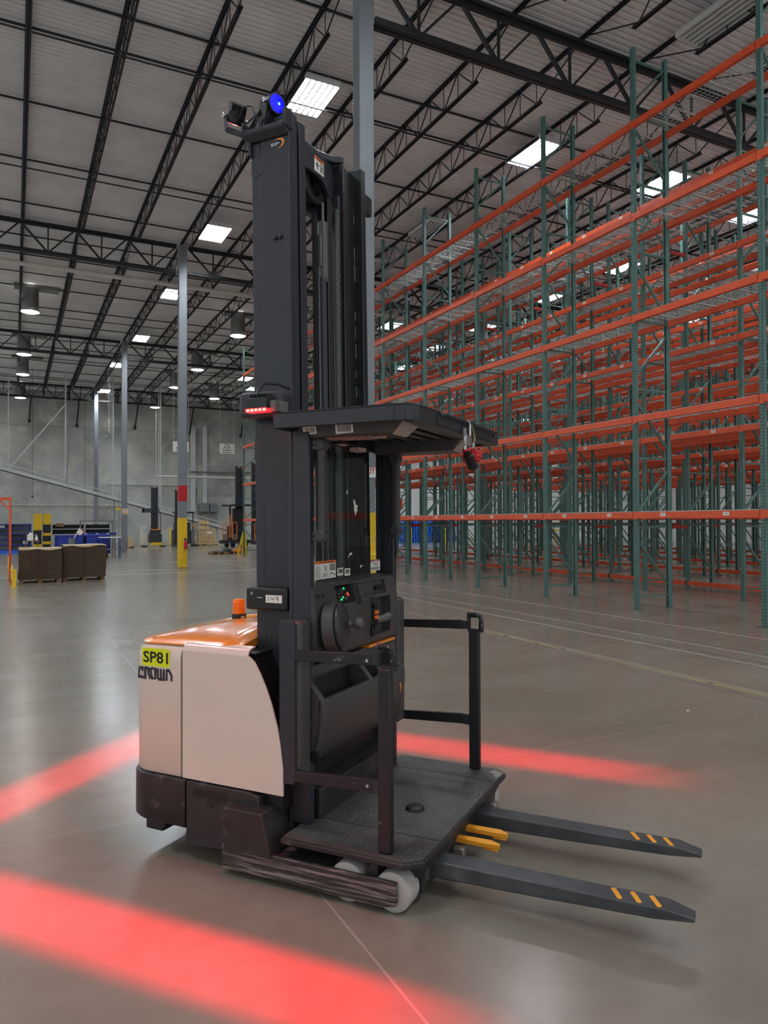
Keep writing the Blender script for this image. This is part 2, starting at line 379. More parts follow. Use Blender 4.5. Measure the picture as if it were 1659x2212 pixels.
# columns
YG = [11.4, 26.24, 41.5, 56.7]; XC = [5.3, 18.13, 35.8]; HW = .14
def column(x, y, label, band=False, pad=False):
    t = thing('steel_column', label, 'column', (x, y, 0), group='steel columns')
    MB().box(-HW, HW, -HW, HW, 0, 11.4).build('shaft', M_COLG, t, bevel=.015)
    if band or pad: MB().box(-HW - .006, HW + .006, -HW - .006, HW + .006, 0, 1.76).build('yellow_paint_band', M_YEL, t, bevel=.015)
    if band: MB().box(-HW - .004, HW + .004, -HW - .004, HW + .004, 2.34, 2.9).build('red_paint_band', M_REDP, t, bevel=.012)
    MB().box(-.2, .2, -.2, .2, 0, .02).build('base_plate', M_PLATE, t)
    if pad:
        MB().prism(rrect(-.26, .26, -.26, .26, .1), .0, 1.06).build('bumper_guard', M_YEL, t, bevel=.03, seg=3)
    return t
c0 = column(5.42, 11.45, 'tall grey steel column directly behind the order picker mast, yellow at its foot', pad=True)
c1 = column(5.3, 26.24, 'grey steel column with red band and yellow foot holding the fire extinguisher', band=True)
c2 = column(5.3, 41.5, 'pale grey steel column with the exit sign, beside the blue tables')
c3 = column(5.3, 56.7, 'thin far grey steel column left of the exit sign column')
column(18.13, 26.24, 'grey column standing between the racks nearer the truck')
column(18.13, 41.5, 'grey column standing beyond the far ends of the racks')
column(18.13, 56.7, 'grey column near the back wall left of the white dock doors')
column(35.8, 26.24, 'grey column beyond the last rack row, nearest one')
column(35.8, 41.5, 'grey column far right, in front of the white dock doors')
column(35.8, 56.7, 'grey column far right against the white dock doors')
# exit sign boards on columns
def sign_board(name, label, cat, o, xd, yd, w_, h_, writer, mats, group=None, thick=.006):
    o = Vector(o); xd = Vector(xd); yd = Vector(yd); nn = xd.cross(yd).normalized()
    mb = MB(); q = [(0, 0), (w_, 0), (w_, h_), (0, h_)]
    mb.hexa([o + xd * a + yd * b - nn * thick for a, b in q], [o + xd * a + yd * b for a, b in q])
    t = mb.build(name, M_WHT); tag(t, label, cat, group)
    wr = MB(); writer(wr, o, xd, yd); wr.build('lettering', mats, t)
    return t
def exit_writer(w_, h_, arrow=True):
    def f(mb, o, xd, yd):
        mb.mat(1)
        if arrow: put_rect(mb, o, xd, yd, 0.01, w_ - .01, .01, h_ * .28, .002)
        mb.mat(0); put_text(mb, 'EXIT', o, xd, yd, w_ * .08, w_ * .92, h_ * .36, h_ * .92, .003, True)
        if arrow:
            mb.mat(2); put_rect(mb, o, xd, yd, w_ * .15, w_ * .85, h_ * .1, h_ * .18, .004)
    return f
M_REDINK = mat('red_ink', (196, 24, 28), .6)
sign_board('exit_sign', 'small exit sign with yellow arrow strip on the pale column', 'sign', (5.17, 41.34, 2.03), (1, 0, 0), (0, 0, 1), .29, .32, exit_writer(.29, .32), [M_REDINK, M_YEL, M_BLKINK])
sign_board('exit_sign', 'red and white exit sign seen through the truck cab window', 'sign', (5.3, 11.29, 2.36), (1, 0, 0), (0, 0, 1), .26, .17, exit_writer(.26, .17, False), [M_REDINK, M_YEL, M_BLKINK])

# ------------------------------------------------------------------ roof steel
JX = [5.3 + 1.693 * k for k in range(-4, 23)]
SEG = [(-4.0, 11.4), (11.4, 26.24), (26.24, 41.5), (41.5, 56.7), (56.7, 61.0)]
def joist_meshes(L):
    a = MB()
    for s in (-1, 1): a.box(s * .012, s * .05, 0, L, 11.50, 11.525).box(s * .012, s * .018, 0, L, 11.455, 11.5)
    ins = min(1.35, L * .25); b = MB()
    for s in (-1, 1): b.box(s * .012, s * .05, ins, L - ins, 10.86, 10.872).box(s * .012, s * .02, ins, L - ins, 10.86, 10.92)
    c = MB(); n_ = int(round((L - 2 * ins - .3) / 1.15)); st = (L - 2 * ins - .3) / n_; y0 = ins + .15
    c.bar((0, .15, 11.46), (0, y0, 10.9), .022); c.bar((0, L - .15, 11.46), (0, L - y0, 10.9), .022)
    for i in range(n_):
        ya = y0 + i * st; c.bar((0, ya, 10.9), (0, ya + st / 2, 11.47), .022); c.bar((0, ya + st / 2, 11.47), (0, ya + st, 10.9), .022)
        c.bar((0, ya + st * .5, 11.47), (0, ya + st * .5, 10.88), .014); c.bar((0, ya, 11.47), (0, ya, 10.88), .014)
    return a.mesh('top_chord', M_STEEL), b.mesh('bottom_chord', M_STEEL), c.mesh('web', M_STEEL)
SEGN = ['in front of the nearest truss', 'between the nearest and second truss', 'between the second and third truss', 'between the third and farthest truss', 'behind the farthest truss']
for si, (ya, yb) in enumerate(SEG):
    A, B, Cc = joist_meshes(yb - ya); vis = [x for x in JX if not (si == 0 and x < 6.5)]
    for k, x in enumerate(vis):
        if x > 1.45 * yb + 2: continue
        rel = round((x - 5.3) / 1.693)
        where = 'on the column line' if rel == 0 else (ORD[abs(rel) - 1] + (' to the right' if rel > 0 else ' to the left') + ' of column line')
        t = thing('roof_joist', 'black roof joist ' + SEGN[si] + ', ' + where, 'joist', (x, ya, 0), group='open-web roof joists')
        obj('top_chord', A, t); obj('bottom_chord', B, t); obj('web', Cc, t)
# girders: one truss per column bay
ZT, ZB = 11.38, 10.4
def girder(x0, x1, y, label, zt=ZT, zb=ZB, h=.11):
    t = thing('truss_girder', label, 'truss', (x0, y, 0), group='roof truss girders')
    L = x1 - x0
    MB().box(0, L, -.1, -.015, zt - h * .35, zt + .02).box(0, L, .015, .1, zt - h * .35, zt + .02).box(0, L, -.03, .03, zt - h, zt + .02).build('top_chord', M_STEEL, t)
    MB().box(0, L, -.11, -.015, zb - .02, zb + .02).box(0, L, .015, .11, zb - .02, zb + .02).box(0, L, -.03, .03, zb, zb + h).build('bottom_chord', M_STEEL, t)
    np_ = max(1, round(L / 1.693)); st = L / np_
    D1 = MB().bar((0, 0, zt - .04), (st / 2, 0, zb + .05), .07, .06).mesh('diagonal', M_STEEL)
    D2 = MB().bar((st / 2, 0, zb + .05), (st, 0, zt - .04), .055, .045).mesh('diagonal', M_STEEL)
    V = MB().bar((st / 2, 0, zb + .05), (st / 2, 0, zt - .04), .045).mesh('vertical', M_STEEL)
    for i in range(np_):
        for n_, me in (('diagonal', D1), ('diagonal', D2), ('vertical', V)): obj(n_, me, t, loc=(i * st, 0, 0))
    return t
GN = ['nearest', 'second', 'third', 'farthest']
for gi, y in enumerate(YG):
    for x0, x1, nm in ((-9.94, 5.3, 'left of the column line'), (5.3, 18.13, 'just right of the column line'), (18.13, 35.8, 'over the middle racks'), (35.8, 46.2, 'over the farthest right racks')):
        if gi == 0 and x0 < 0: continue
        if gi == 0 and x0 > 30: continue
        girder(x0 + (.33 if gi == 0 and x0 == 5.3 else .21), x1 - .21, y, 'black steel roof truss, ' + GN[gi] + ' line, ' + nm, *((11.36, 10.3, .15) if gi == 0 else ()))
# bridging lines
bri = [(12.9, 0), (14.85, 0), (16.0, 1), (18.85, 0), (21.9, 1), (24.9, 0)]
k = 0; brs = []
for base in (0, 14.84, 30.1, 45.3):
    for y, two in bri:
        yy = y + base
        if yy > 60.4: continue
        k += 1
        brs.append(MB().box(-2, 45.5, yy - .02, yy + .02, 11.42, 11.46).build('bridging_bar', M_STEEL))
for i, o in enumerate(brs): tag(o, 'thin black bridging angle across the roof joists, ' + ORD[min(i, 29)] + ' line counting away from the truck', 'bridging bar', 'roof bridging lines')
i = 0
for base in (0, 14.84, 30.1, 45.3):
    for y in (15.25, 21.2):
        yy = y + base
        if yy > 60: continue
        o = MB().tube([(-2, yy, 10.9), (45, yy, 10.9)], .02, 6).build('sprinkler_pipe', M_STEEL, smooth=40)
        tag(o, 'thin dark pipe hung under the roof joists, ' + ORD[i] + ' counting away from the truck', 'pipe', 'dark overhead pipes'); i += 1
o = MB().tube([(-3, 28.7, 10.78), (16, 28.9, 10.78)], .085, 14).build('main_pipe', M_PIPEW, smooth=40)
tag(o, 'thick cream sprinkler main running below the roof joists at left', 'pipe')

# ------------------------------------------------------------------ lamps
lv = MB(); lv.box(-.4, .4, -.66, .66, .05, .075)
for k in range(7): lv.box(-.4 + k * .1333 - .012, -.4 + k * .1333 + .012, -.66, .66, -.035, .055)
LVD = lv.mesh('louvre', mat('glare_darkened_louvre', (34, 36, 38), .6)); LVW = lv.mesh('louvre', M_HOUS)  # shade put into the louvre colour of lit lamps, keeping tubes apart in glare
hb = MB(); hb.box(-.41, .41, -.7, .7, .0755, .088); hb.box(-.41, .41, -.7, -.66, -.02, .1).box(-.41, .41, .66, .7, -.02, .1).box(-.09, .09, -.25, .25, .085, .14)
HB = hb.mesh('housing', M_HOUS)
tb = MB()
for k in range(6): tb.box(-.4 + (k + .5) * .1333 - .032, -.4 + (k + .5) * .1333 + .032, -.64, .64, .02, .045)
TON = tb.mesh('lamp_tubes', M_LEDON); TOFF = tb.mesh('lamp_tubes', M_LEDOFF)
hg = MB()
for sx in (-.3, .3):
    for sy in (-.5, .5): hg.bar((sx, sy, .1), (sx * .2, sy, .5), .006)
HANG = hg.mesh('hanger_wire', M_GALV)
def highbay(x, y, on, label, z=11.0):
    t = thing('highbay_lamp', label, 'ceiling lamp', (x, y, z), group='lit linear highbay lamps' if on else 'unlit linear highbay lamps')
    obj('housing', HB, t); obj('louvre', LVD if on else LVW, t); obj('lamp_tubes', TON if on else TOFF, t); obj('hanger_wire', HANG, t)
L_ = [(5.86, 15.07, 1, 'lit highbay lamp right beside the top of the truck mast'), (5.8, 23.6, 1, 'lit highbay lamp left of the mast above the red-banded column'),
      (5.7, 30.7, 1, 'lit highbay lamp just left of the red-banded column top'), (5.7, 38.8, 1, 'lit highbay lamp upper left of the exit sign column'),
      (5.5, 46.0, 1, 'small lit highbay lamp hidden partly by the exit sign column'), (5.7, 55.5, 1, 'farthest lit highbay lamp on the column line'),
      (11.87, 14.84, 1, 'large lit highbay lamp above the front rack aisle'), (16.04, 14.55, 1, 'lit highbay lamp behind the front rack, second aisle'),
      (20.21, 14.8, 1, 'lit highbay lamp at the right picture edge, third aisle'), (20.0, 20.1, 1, 'lit highbay lamp mid-height between rack posts, third aisle'),
      (20.0, 24.2, 1, 'lit highbay lamp in third aisle beyond the middle one'), (20.3, 29.4, 1, 'small lit highbay lamp low behind racks, third aisle'),
      (20.35, 33.8, 1, 'small lit highbay lamp seen just right of the gap in the racks'), (21.0, 39.1, 1, 'tiny lit highbay lamp at the far end of the third aisle'),
      (13.5, 46.7, 1, 'small lit highbay lamp just left of the mast, far away'),
      (11.84, 9.3, 0, 'unlit highbay lamp at the top right corner'), (11.94, 20.26, 0, 'unlit highbay lamp above the far part of the front rack'), (12.0, 24.2, 0, 'unlit highbay lamp close behind the grey column'),
      (16.04, 22.5, 0, 'unlit highbay lamp deep above the second aisle'),
      (24.4, 17.5, 1, 'lit highbay lamp over the fourth rack aisle, near end'), (24.4, 28.3, 1, 'lit highbay lamp over the fourth rack aisle, middle'), (24.4, 34.5, 1, 'lit highbay lamp over the fourth rack aisle, far end'),
      (28.6, 24.0, 1, 'lit highbay lamp over the fifth rack aisle, near end'), (28.6, 33.0, 1, 'lit highbay lamp over the fifth rack aisle, far end'),
      (33.0, 30.0, 1, 'lit highbay lamp beyond the last rack rows'), (15.0, 50.0, 1, 'lit highbay lamp beyond the rack ends by the back wall'), (22.0, 50.0, 1, 'lit highbay lamp over the blue pallet stacks'), (30.0, 48.0, 1, 'lit highbay lamp over the far dock area'), (38.0, 50.0, 1, 'added highbay lamp brightening the dock doors at right'), (26.0, 54.6, 1, 'added highbay lamp brightening the white dock wall, left'), (34.0, 54.6, 1, 'added highbay lamp brightening the white dock wall, right'), (37.5, 22.0, 1, 'added brightening highbay lamp beyond the last rack rows, near end'), (37.5, 31.0, 1, 'added brightening highbay lamp beyond the last rack rows, middle'), (40.5, 38.5, 1, 'added brightening highbay lamp beyond the last rack rows, far end'), (25.0, 38.5, 1, 'added highbay lamp brightening the cross aisle behind the racks, left'), (31.5, 38.5, 1, 'added highbay lamp brightening the cross aisle behind the racks, middle'), (16.04, 31.0, 1, 'lit highbay lamp at the far end of the second aisle'), (42.0, 54.6, 1, 'added highbay lamp brightening the far right corner by the white wall'),  # dock-wall, cross-aisle and most end lamps here are added to brighten the background
      (5.8, 6.8, 1, 'lit highbay lamp overhead in front of the truck, above the frame'), (5.8, -1.5, 1, 'lit highbay lamp overhead behind the viewer on the column line'),
      (-2.8, 2.5, 1, 'lit highbay lamp overhead left of the viewer, nearest'), (-2.8, 11.0, 1, 'lit highbay lamp overhead on the left row, second'),
      (-2.8, 19.5, 1, 'lit highbay lamp overhead on the left row, third'), (-2.8, 28.0, 1, 'lit highbay lamp overhead on the left row, fourth'), (-2.8, 40.0, 1, 'lit highbay lamp overhead on the left row, fifth'),
      (-2.8, 52.0, 1, 'lit highbay lamp overhead on the left row, last'), (11.87, 3.5, 1, 'lit highbay lamp overhead right of the viewer'), (16.04, 7.0, 1, 'lit highbay lamp overhead far right of the viewer')]
for x, y, on, lb in L_: highbay(x, y, on, lb)
cy = MB(); cy.tube([(0, 0, .05), (0, 0, .95)], .33, 24, caps=False); cy.tube([(0, 0, .0), (0, 0, .06)], .36, 24, caps=False)
CY = cy.mesh('tube', M_GALVT, 40)
CB = MB().box(-.6, 1.1, -.25, .25, .95, 1.1).mesh('curb_box', M_GALVT)
DI = MB().lathe((0, 0, 0), (0, 0, 1), [(.02, -.035), (.2, -.03), (.3, -.012), (.345, .02)], 24).mesh('diffuser', M_DISC)
DL = [(.58, 33.86, 'nearest round daylight tube with glowing disc, left edge'), (.45, 42.6, 'round daylight tube second from the nearest on the left edge'), (.44, 48.4, 'round daylight tube third from the nearest on the left edge'), (.38, 57.5, 'farthest round daylight tube on the left edge'),
      (9.45, 33.95, 'round daylight tube close left of the truck mast'), (9.45, 42.55, 'round daylight tube between the column and the mast'), (9.38, 48.8, 'round daylight tube half behind the red-banded column'), (12.75, 52.0, 'round daylight tube above the hanging sign'), (9.64, 57.9, 'farthest round daylight tube left of the red-banded column')]
for x, y, lb in DL:
    t = thing('daylight_tube', lb, 'ceiling lamp', (x, y, 10.42), group='round daylight tubes')
    obj('tube', CY, t); obj('diffuser', DI, t); obj('curb_box', CB, t)

# ------------------------------------------------------------------ pallet racks
PB, DEP, PH = 2.515, .87, 10.17      # bay pitch, frame depth, post height
LEV = [1.70, 3.42, 5.24, 7.08, 8.76]
def post_mesh(sgn, holes=True):
    """C-section post: perforated face at x=0 looking to -x, open towards +x (mirrored for sgn=-1)"""
    W, D = .078, .07; mb = MB(); X = lambda v: v * sgn
    def q(a):
        mb.add(a, [(0, 1, 2, 3) if sgn > 0 else (3, 2, 1, 0)])
    if holes:
        p = .0508; n_ = int(PH / p)
        for k in range(n_):
            z0 = k * p; z1 = z0 + p
            h0, h1 = z0 + .014, z0 + .036
            ys = (-W / 2, -W / 2 + .013, -W / 2 + .027, W / 2 - .027, W / 2 - .013, W / 2)
            q([(0, ys[0], z1), (0, ys[0], z0), (0, ys[5], z0), (0, ys[5], z1)][:4]) if False else None
            for a, b, c, d in ((ys[0], ys[5], z0, h0), (ys[0], ys[5], h1, z1), (ys[0], ys[1], h0, h1), (ys[2], ys[3], h0, h1), (ys[4], ys[5], h0, h1)):
                q([(0, b, c), (0, a, c), (0, a, d), (0, b, d)])
    else: q([(0, W / 2, 0), (0, -W / 2, 0), (0, -W / 2, PH), (0, W / 2, PH)])
    t = .004
    for s in (-1, 1):
        y0 = s * W / 2; mb.box(X(0), X(D), y0, y0 - s * t, 0, PH)
        mb.box(X(D - t), X(D), y0 - s * t, y0 - s * .022, 0, PH)
    return mb.mesh('post', M_GREEN)
POSTF, POSTR = post_mesh(1), post_mesh(-1)
POSTF0, POSTR0 = post_mesh(1, False), post_mesh(-1, False)
BASE = MB().box(-.05, .1, -.1, .1, 0, .012).mesh('base_plate', M_PLATE)
bc = MB(); z = .24; kk = 0
while z < PH - .1:
    bc.bar((.05, 0, z), (DEP - .05, 0, z), .034)
    if z + 1.2 < PH:
        if kk % 2 == 0: bc.bar((DEP - .06, 0, z + .2), (.06, 0, z + 1.0), .034)
        else: bc.bar((.06, 0, z + .26), (DEP - .06, 0, z + 1.02), .034)
    z += 1.245; kk += 1
bc.bar((.05, 0, 9.95), (DEP - .05, 0, 9.95), .034)
BRACE = bc.mesh('bracing', M_GREEN)
def beam_mesh(step=1):
    b = MB(); y0, y1 = .045, PB - .045
    b.box(-.012, .04, y0, y1, -.055, .055)
    if step: b.box(.04, .06, y0, y1, -.055, .02)
    b.box(-.006, -.0008, 0, y0 + .012, -.075, .065).box(-.006, .03, y0 - .006, y0, -.075, .065)
    b.box(-.006, -.0008, y1 - .012, PB, -.075, .065).box(-.006, .03, y1, y1 + .006, -.075, .065)
    return b
BEAM = beam_mesh().mesh('beam', M_ORNG)
bb = MB()
for p in beam_mesh().v: pass
bmb = beam_mesh(); bmb.v = [(-x, y, z) for x, y, z in bmb.v]; bmb.f = [f[::-1] for f in bmb.f]
BEAMR = bmb.mesh('beam', M_ORNG)
lb = MB(); bk = MB()
for y in (.62, 1.87):
    put_rect(lb, (-.0135, y + .055, -.02), (0, -1, 0), (0, 0, 1), 0, .11, 0, .055)
    lb.mat(1)
    for k in range(9): put_rect(lb, (-.0135, y + .055, -.02), (0, -1, 0), (0, 0, 1), .014 + k * .009, .018 + k * .009, .018, .045, .0016)
    lb.mat(0)
LABEL = lb.mesh('label', [M_WHT, M_BLKINK])
dk = MB(); half = PB / 2
for s_ in range(2):
    y0 = .06 + s_ * (PB - .12) / 2; y1 = y0 + (PB - .12) / 2 - .02
    n_ = 19
    for i in range(n_ + 1):
        y = y0 + (y1 - y0) * i / n_; dk.box(.0, DEP, y - .003, y + .003, .058, .0635)
    for i in range(9):
        x = .02 + (DEP - .04) * i / 8; dk.box(x - .003, x + .003, y0, y1, .0635, .069)
    for i in range(3):
        y = y0 + (y1 - y0) * (.16 + .34 * i); dk.box(.0, DEP, y - .016, y + .016, .036, .058)
DECK = dk.mesh('wire_deck', M_GALV)
NLV = ['lowest', 'second', 'third', 'fourth', 'top']
def rack(x0, ya, yb, label, labels='none', detail=True, floor_beam=False, spacer=0):
    n_ = int(round((yb - ya) / PB)); t = thing('pallet_rack', label, 'pallet rack', (x0, ya, 0), group='orange and green pallet racks')
    for k in range(n_ + 1):
        f = obj('upright_frame', BRACE, t, loc=(0, k * PB, 0))
        near = detail
        obj('post', POSTF if near else POSTF0, f); obj('post', POSTR if near else POSTR0, f, loc=(DEP, 0, 0))
        obj('base_plate', BASE, f)
        p = obj('base_plate', BASE, f, loc=(DEP - .09, 0, 0))
        if spacer:
            sm = MB(); 
            for z in (1.45, 4.2, 7.9): sm.box(-spacer, 0, -.035, .035, z - .035, z + .035)
            obj('row_spacer', sm.mesh('row_spacer', M_REDSP), t, loc=(0, k * PB, 0))
    items = []
    for k in range(n_):
        for li, z in enumerate(LEV):
            items.append((k, li, z))
    cap = 50; rest_b = MB(); rest_d = MB()
    for idx, (k, li, z) in enumerate(items):
        if idx < cap:
            b = obj('beam', BEAM, t, loc=(0, k * PB, z)); obj('beam', BEAMR, t, loc=(DEP, k * PB, z))
            if labels == 'all' or (labels == 'first' and li == 0): obj('label', LABEL, b)
        else:
            for me, xo in ((BEAM, 0), (BEAMR, DEP)):
                rest_b.add([(v.co.x + xo, v.co.y + k * PB, v.co.z + z) for v in me.vertices], [tuple(p.vertices) for p in me.polygons])
    for idx, (k, li, z) in enumerate(items[:100]): obj('wire_deck', DECK, t, loc=(0, k * PB, z))
    if len(items) > cap: rest_b.build('beam', M_ORNG, t)['kind'] = 'stuff'
    if floor_beam:
        for k in range(n_): obj('floor_beam', FBEAM, t, loc=(-.01, k * PB, .13))
    return t
M_REDSP = mat('red_spacer_paint', (176, 44, 34), .5)
FBEAM = MB().box(-.03, .03, .05, PB - .05, -.05, .05).mesh('floor_beam', M_ORNG)
Y0 = 4.655; END = Y0 + 12 * PB - PB * 0
YE = Y0 + 12 * PB
rack(9.95, Y0 - 2 * PB, YE, 'front pallet rack row facing the truck, no labels on its upper beams', 'first')
rack(12.8, Y0 + PB, YE, 'pallet rack row across the first aisle with white labels on every beam', 'all')
rack(14.2, Y0 + PB, YE, 'pallet rack row backing the labelled one across the first aisle', 'none', floor_beam=True, spacer=.5)
rack(17.0, Y0 + 2 * PB, YE, 'pallet rack row beyond the second aisle', 'all')
rack(18.4, Y0 + 2 * PB, YE, 'pallet rack row backing the one beyond the second aisle', 'none', floor_beam=True, spacer=.5)
rack(21.2, Y0 + 4 * PB, YE, 'pallet rack row beyond the third aisle', 'all', False)
rack(22.6, Y0 + 4 * PB, YE, 'pallet rack row backing the one beyond the third aisle', 'none', False, True, .5)
rack(25.4, Y0 + 5 * PB, YE, 'pallet rack row beyond the fourth aisle', 'none', False)
rack(26.8, Y0 + 5 * PB, YE, 'pallet rack row backing the one beyond the fourth aisle', 'none', False, True, .5)
rack(29.6, Y0 + 6 * PB, YE, 'farthest pallet rack row seen through the others', 'none', False)
rack(31.0, Y0 + 6 * PB, YE, 'last pallet rack row, backing the farthest one', 'none', False, True, .5)

# floor tape remnants
M_TP = mat('worn_purple_tape', (128, 104, 104), .6, var=.2, scale=9); M_TY = mat('worn_yellow_tape', (164, 150, 100), .6, var=.25, scale=14)
M_TG = mat('pale_glue_line', (160, 155, 143), .5, var=.12, scale=4); M_TPK = mat('pale_pink_tape', (172, 142, 140), .6, var=.15, scale=6)
M_TD = mat('dark_tyre_line', (104, 98, 90), .5, var=.15, scale=3)
def tape(x, w_, y0, y1, mt, label, ragged=True):
    mb = MB(); y = y0; 
    while y < y1:
        l = random.uniform(.25, .7); a = random.uniform(0, .3) * w_ if ragged else 0; b = random.uniform(0, .3) * w_ if ragged else 0
        mb.add([(x - w_ / 2 + a, y, .0014), (x + w_ / 2 - b, y, .0014), (x + w_ / 2 - a * .5, y + l, .0014), (x - w_ / 2 + b, y + l, .0014)], [(0, 1, 2, 3)])
        y += l + (random.choice([0, 0, 0, .06, .12]) if ragged else 0)
    tag(mb.build('floor_tape_line', mt), label, 'floor tape')
tape(5.98, .05, 2.5, 13.5, M_TP, 'worn purple-brown tape line on the floor, nearest the truck')
tape(6.12, .045, 2.5, 9.3, M_TY, 'broken yellow tape line beside the worn purple one')
tape(6.2, .03, 2.5, 20, M_TG, 'pale glue line just behind the broken yellow tape', False)
tape(7.32, .05, 4, 33, M_TG, 'pale floor line midway between truck and racks', False)
tape(7.5, .04, 4, 33, M_TD, 'dark thin floor line midway between truck and racks', False)
tape(7.86, .04, 4, 33, M_TG, 'pale floor line just beyond the dark thin one', False)
tape(8.0, .05, 4, 33, M_TD, 'dark floor line second from the rack feet', False)
tape(9.0, .06, 4, 33, M_TPK, 'pinkish tape line closest to the rack feet', False)
for y, x0, x1, lb in ((25.2, -2, 5.0, 'pale cross line on the floor in front of the red-banded column'), (30.0, -2, 9, 'pale cross line on the floor behind the red-banded column'), (23.7, -2, 9.5, 'pale double cross line by the cardboard bales')):
    mb = MB(); 
    for d in (0, .28): mb.box(x0, x1, y + d - .04, y + d + .04, 0, .0015)
    tag(mb.build('floor_tape_line', M_TG), lb, 'floor tape')

# ================================================================== THE ORDER PICKER
TA = R(-52.6)
TK = thing('order_picker_truck', 'large black and beige stand-up order picker truck in the foreground, marked SP81', 'order picker truck', (1.444, 2.556, 0), TA)
VW = 1.276; VM = VW / 2
# --- platform
pl = MB().prism([(-.66, 0), (-.07, 0), (0, .06), (0, VW - .06), (-.07, VW), (-.66, VW)], .192, .218)
PLT = pl.build('platform', M_DKST, TK, bevel=.006)
MB().prism([(-.655, .012), (-.075, .012), (-.012, .066), (-.012, VW - .066), (-.075, VW - .012), (-.655, VW - .012)], .214, .2205).build('floor_mat', M_MAT, PLT)
for sv in (.262, 1.062): MB().box(-.64, -.012, sv, sv + .004, .2206, .2212).build('mat_seam', M_BLKINK, PLT)
MB().lathe((-.25, .54, .22), (0, 0, 1), [(.046, 0), (.046, .004), (.04, .016), (.036, .018)], 28).build('foot_button', M_PLASD, PLT, smooth=35)
wm = MB(); wm.prism([(-.012, VW - .075), (-.012, VW - .13), (-.03, VW - .16), (-.06, VW - .1), (-.09, VW - .09), (-.07, VW - .04)], .2207, .2213)
wm.build('worn_corner', M_BRIGHT, PLT)
wm = MB()
for (a, b, r_) in ((-.24, .9, .02), (-.2, .93, .026), (-.165, .9, .014), (-.27, .94, .012)):
    wm.add([(a + r_ * (1 + .4 * math.sin(k * 2.3)) * 1.3 * math.cos(R(k * 36)), b + r_ * (1 + .4 * math.sin(k * 2.3)) * .7 * math.sin(R(k * 36)), .2209) for k in range(10)], [tuple(range(10))])
wm.build('worn_patch', mat('worn_mat_grey', (92, 90, 84), .6), PLT)
# front apron and under body
ap = MB(); ap.prism([(-.05, .175), (-.02, .175), (-.045, .065), (-.09, .055), (-.09, .175)], .2, 1.1, 'y')
ap.prism([(-.02, .175), (-.09, .175), (-.1, .09), (-.045, .12)], 1.1, 1.17, 'y').prism([(-.02, .175), (-.09, .175), (-.09, .11), (-.04, .13)], .1, .2, 'y')
ap.build('front_apron', M_DKST, TK, bevel=.004)
MB().box(-.62, -.1, .3, .97, .07, .175).box(-1.2, -.6, .24, 1.03, .1, .36).build('under_frame', M_DKST, TK, bevel=.004)
# --- forks
for vn, lab in ((.24, None), (.82, None)):
    f = MB(); wd = .11
    prof = [(-.3, .14), (-.02, .14), (.9, .14), (1.0, .122), (1.0, .105), (.86, .098), (.45, .082), (.0, .07), (-.3, .07)]
    f.prism(prof, vn, vn + wd, 'y')
    f.v = [(x, (vn + wd / 2 + (y - vn - wd / 2) * (1 if x < .86 else (.62 if x > .99 else .98))), z) for x, y, z in f.v]
    fo = f.build('fork', M_FORK, TK, bevel=.006, seg=2)
    for i in range(3):
        c = .70 + i * .072; s = MB()
        P = []
        for a in range(0, 181, 30): P.append((c + .011 * math.cos(R(a)) + .0, vn + wd - .026 + .011 * math.sin(R(a))))
        for a in range(180, 361, 30): P.append((c + .03 + .011 * math.cos(R(a)), vn + .026 + .011 * math.sin(R(a))))
        s.prism(P, .1402, .1412).build('orange_strip', M_CLAMP, fo)
    if vn < .5:
        e = MB()
        for li, tx in enumerate(('CROWN EQ', 'MADE IN MEXICO', '170-4-003')):
            put_text(e, tx, (.13, vn, .096), (1, 0, 0), (0, 0, 1), 0, .055 + .03 * (li == 1) , .018 - li * .012, .027 - li * .012, .0012)
        e.build('cast_lettering', mat('worn_cast_letters', (84, 86, 88), .5, metal=.4), fo)
MB().box(-.01, .03, .93, .985, .07, .15).build('bright_bracket', M_BRIGHT, TK, bevel=.004)
MB().box(-.03, .02, .46, .5, .05, .11).build('bright_bracket', M_BRIGHT, TK, bevel=.004)
for v0, n_ in ((.515, 'lower'), (.645, 'upper')):
    c = MB(); c.prism([(-.05, v0), (.12, v0), (.172, v0 + .008), (.172, v0 + .022), (.15, v0 + .03), (.13, v0 + .045), (-.05, v0 + .04)], .112, .136)
    c.box(.1, .165, v0 + .006, v0 + .02, .1, .112)
    c.build('pallet_clamp_arm', M_CLAMP, TK, bevel=.004)
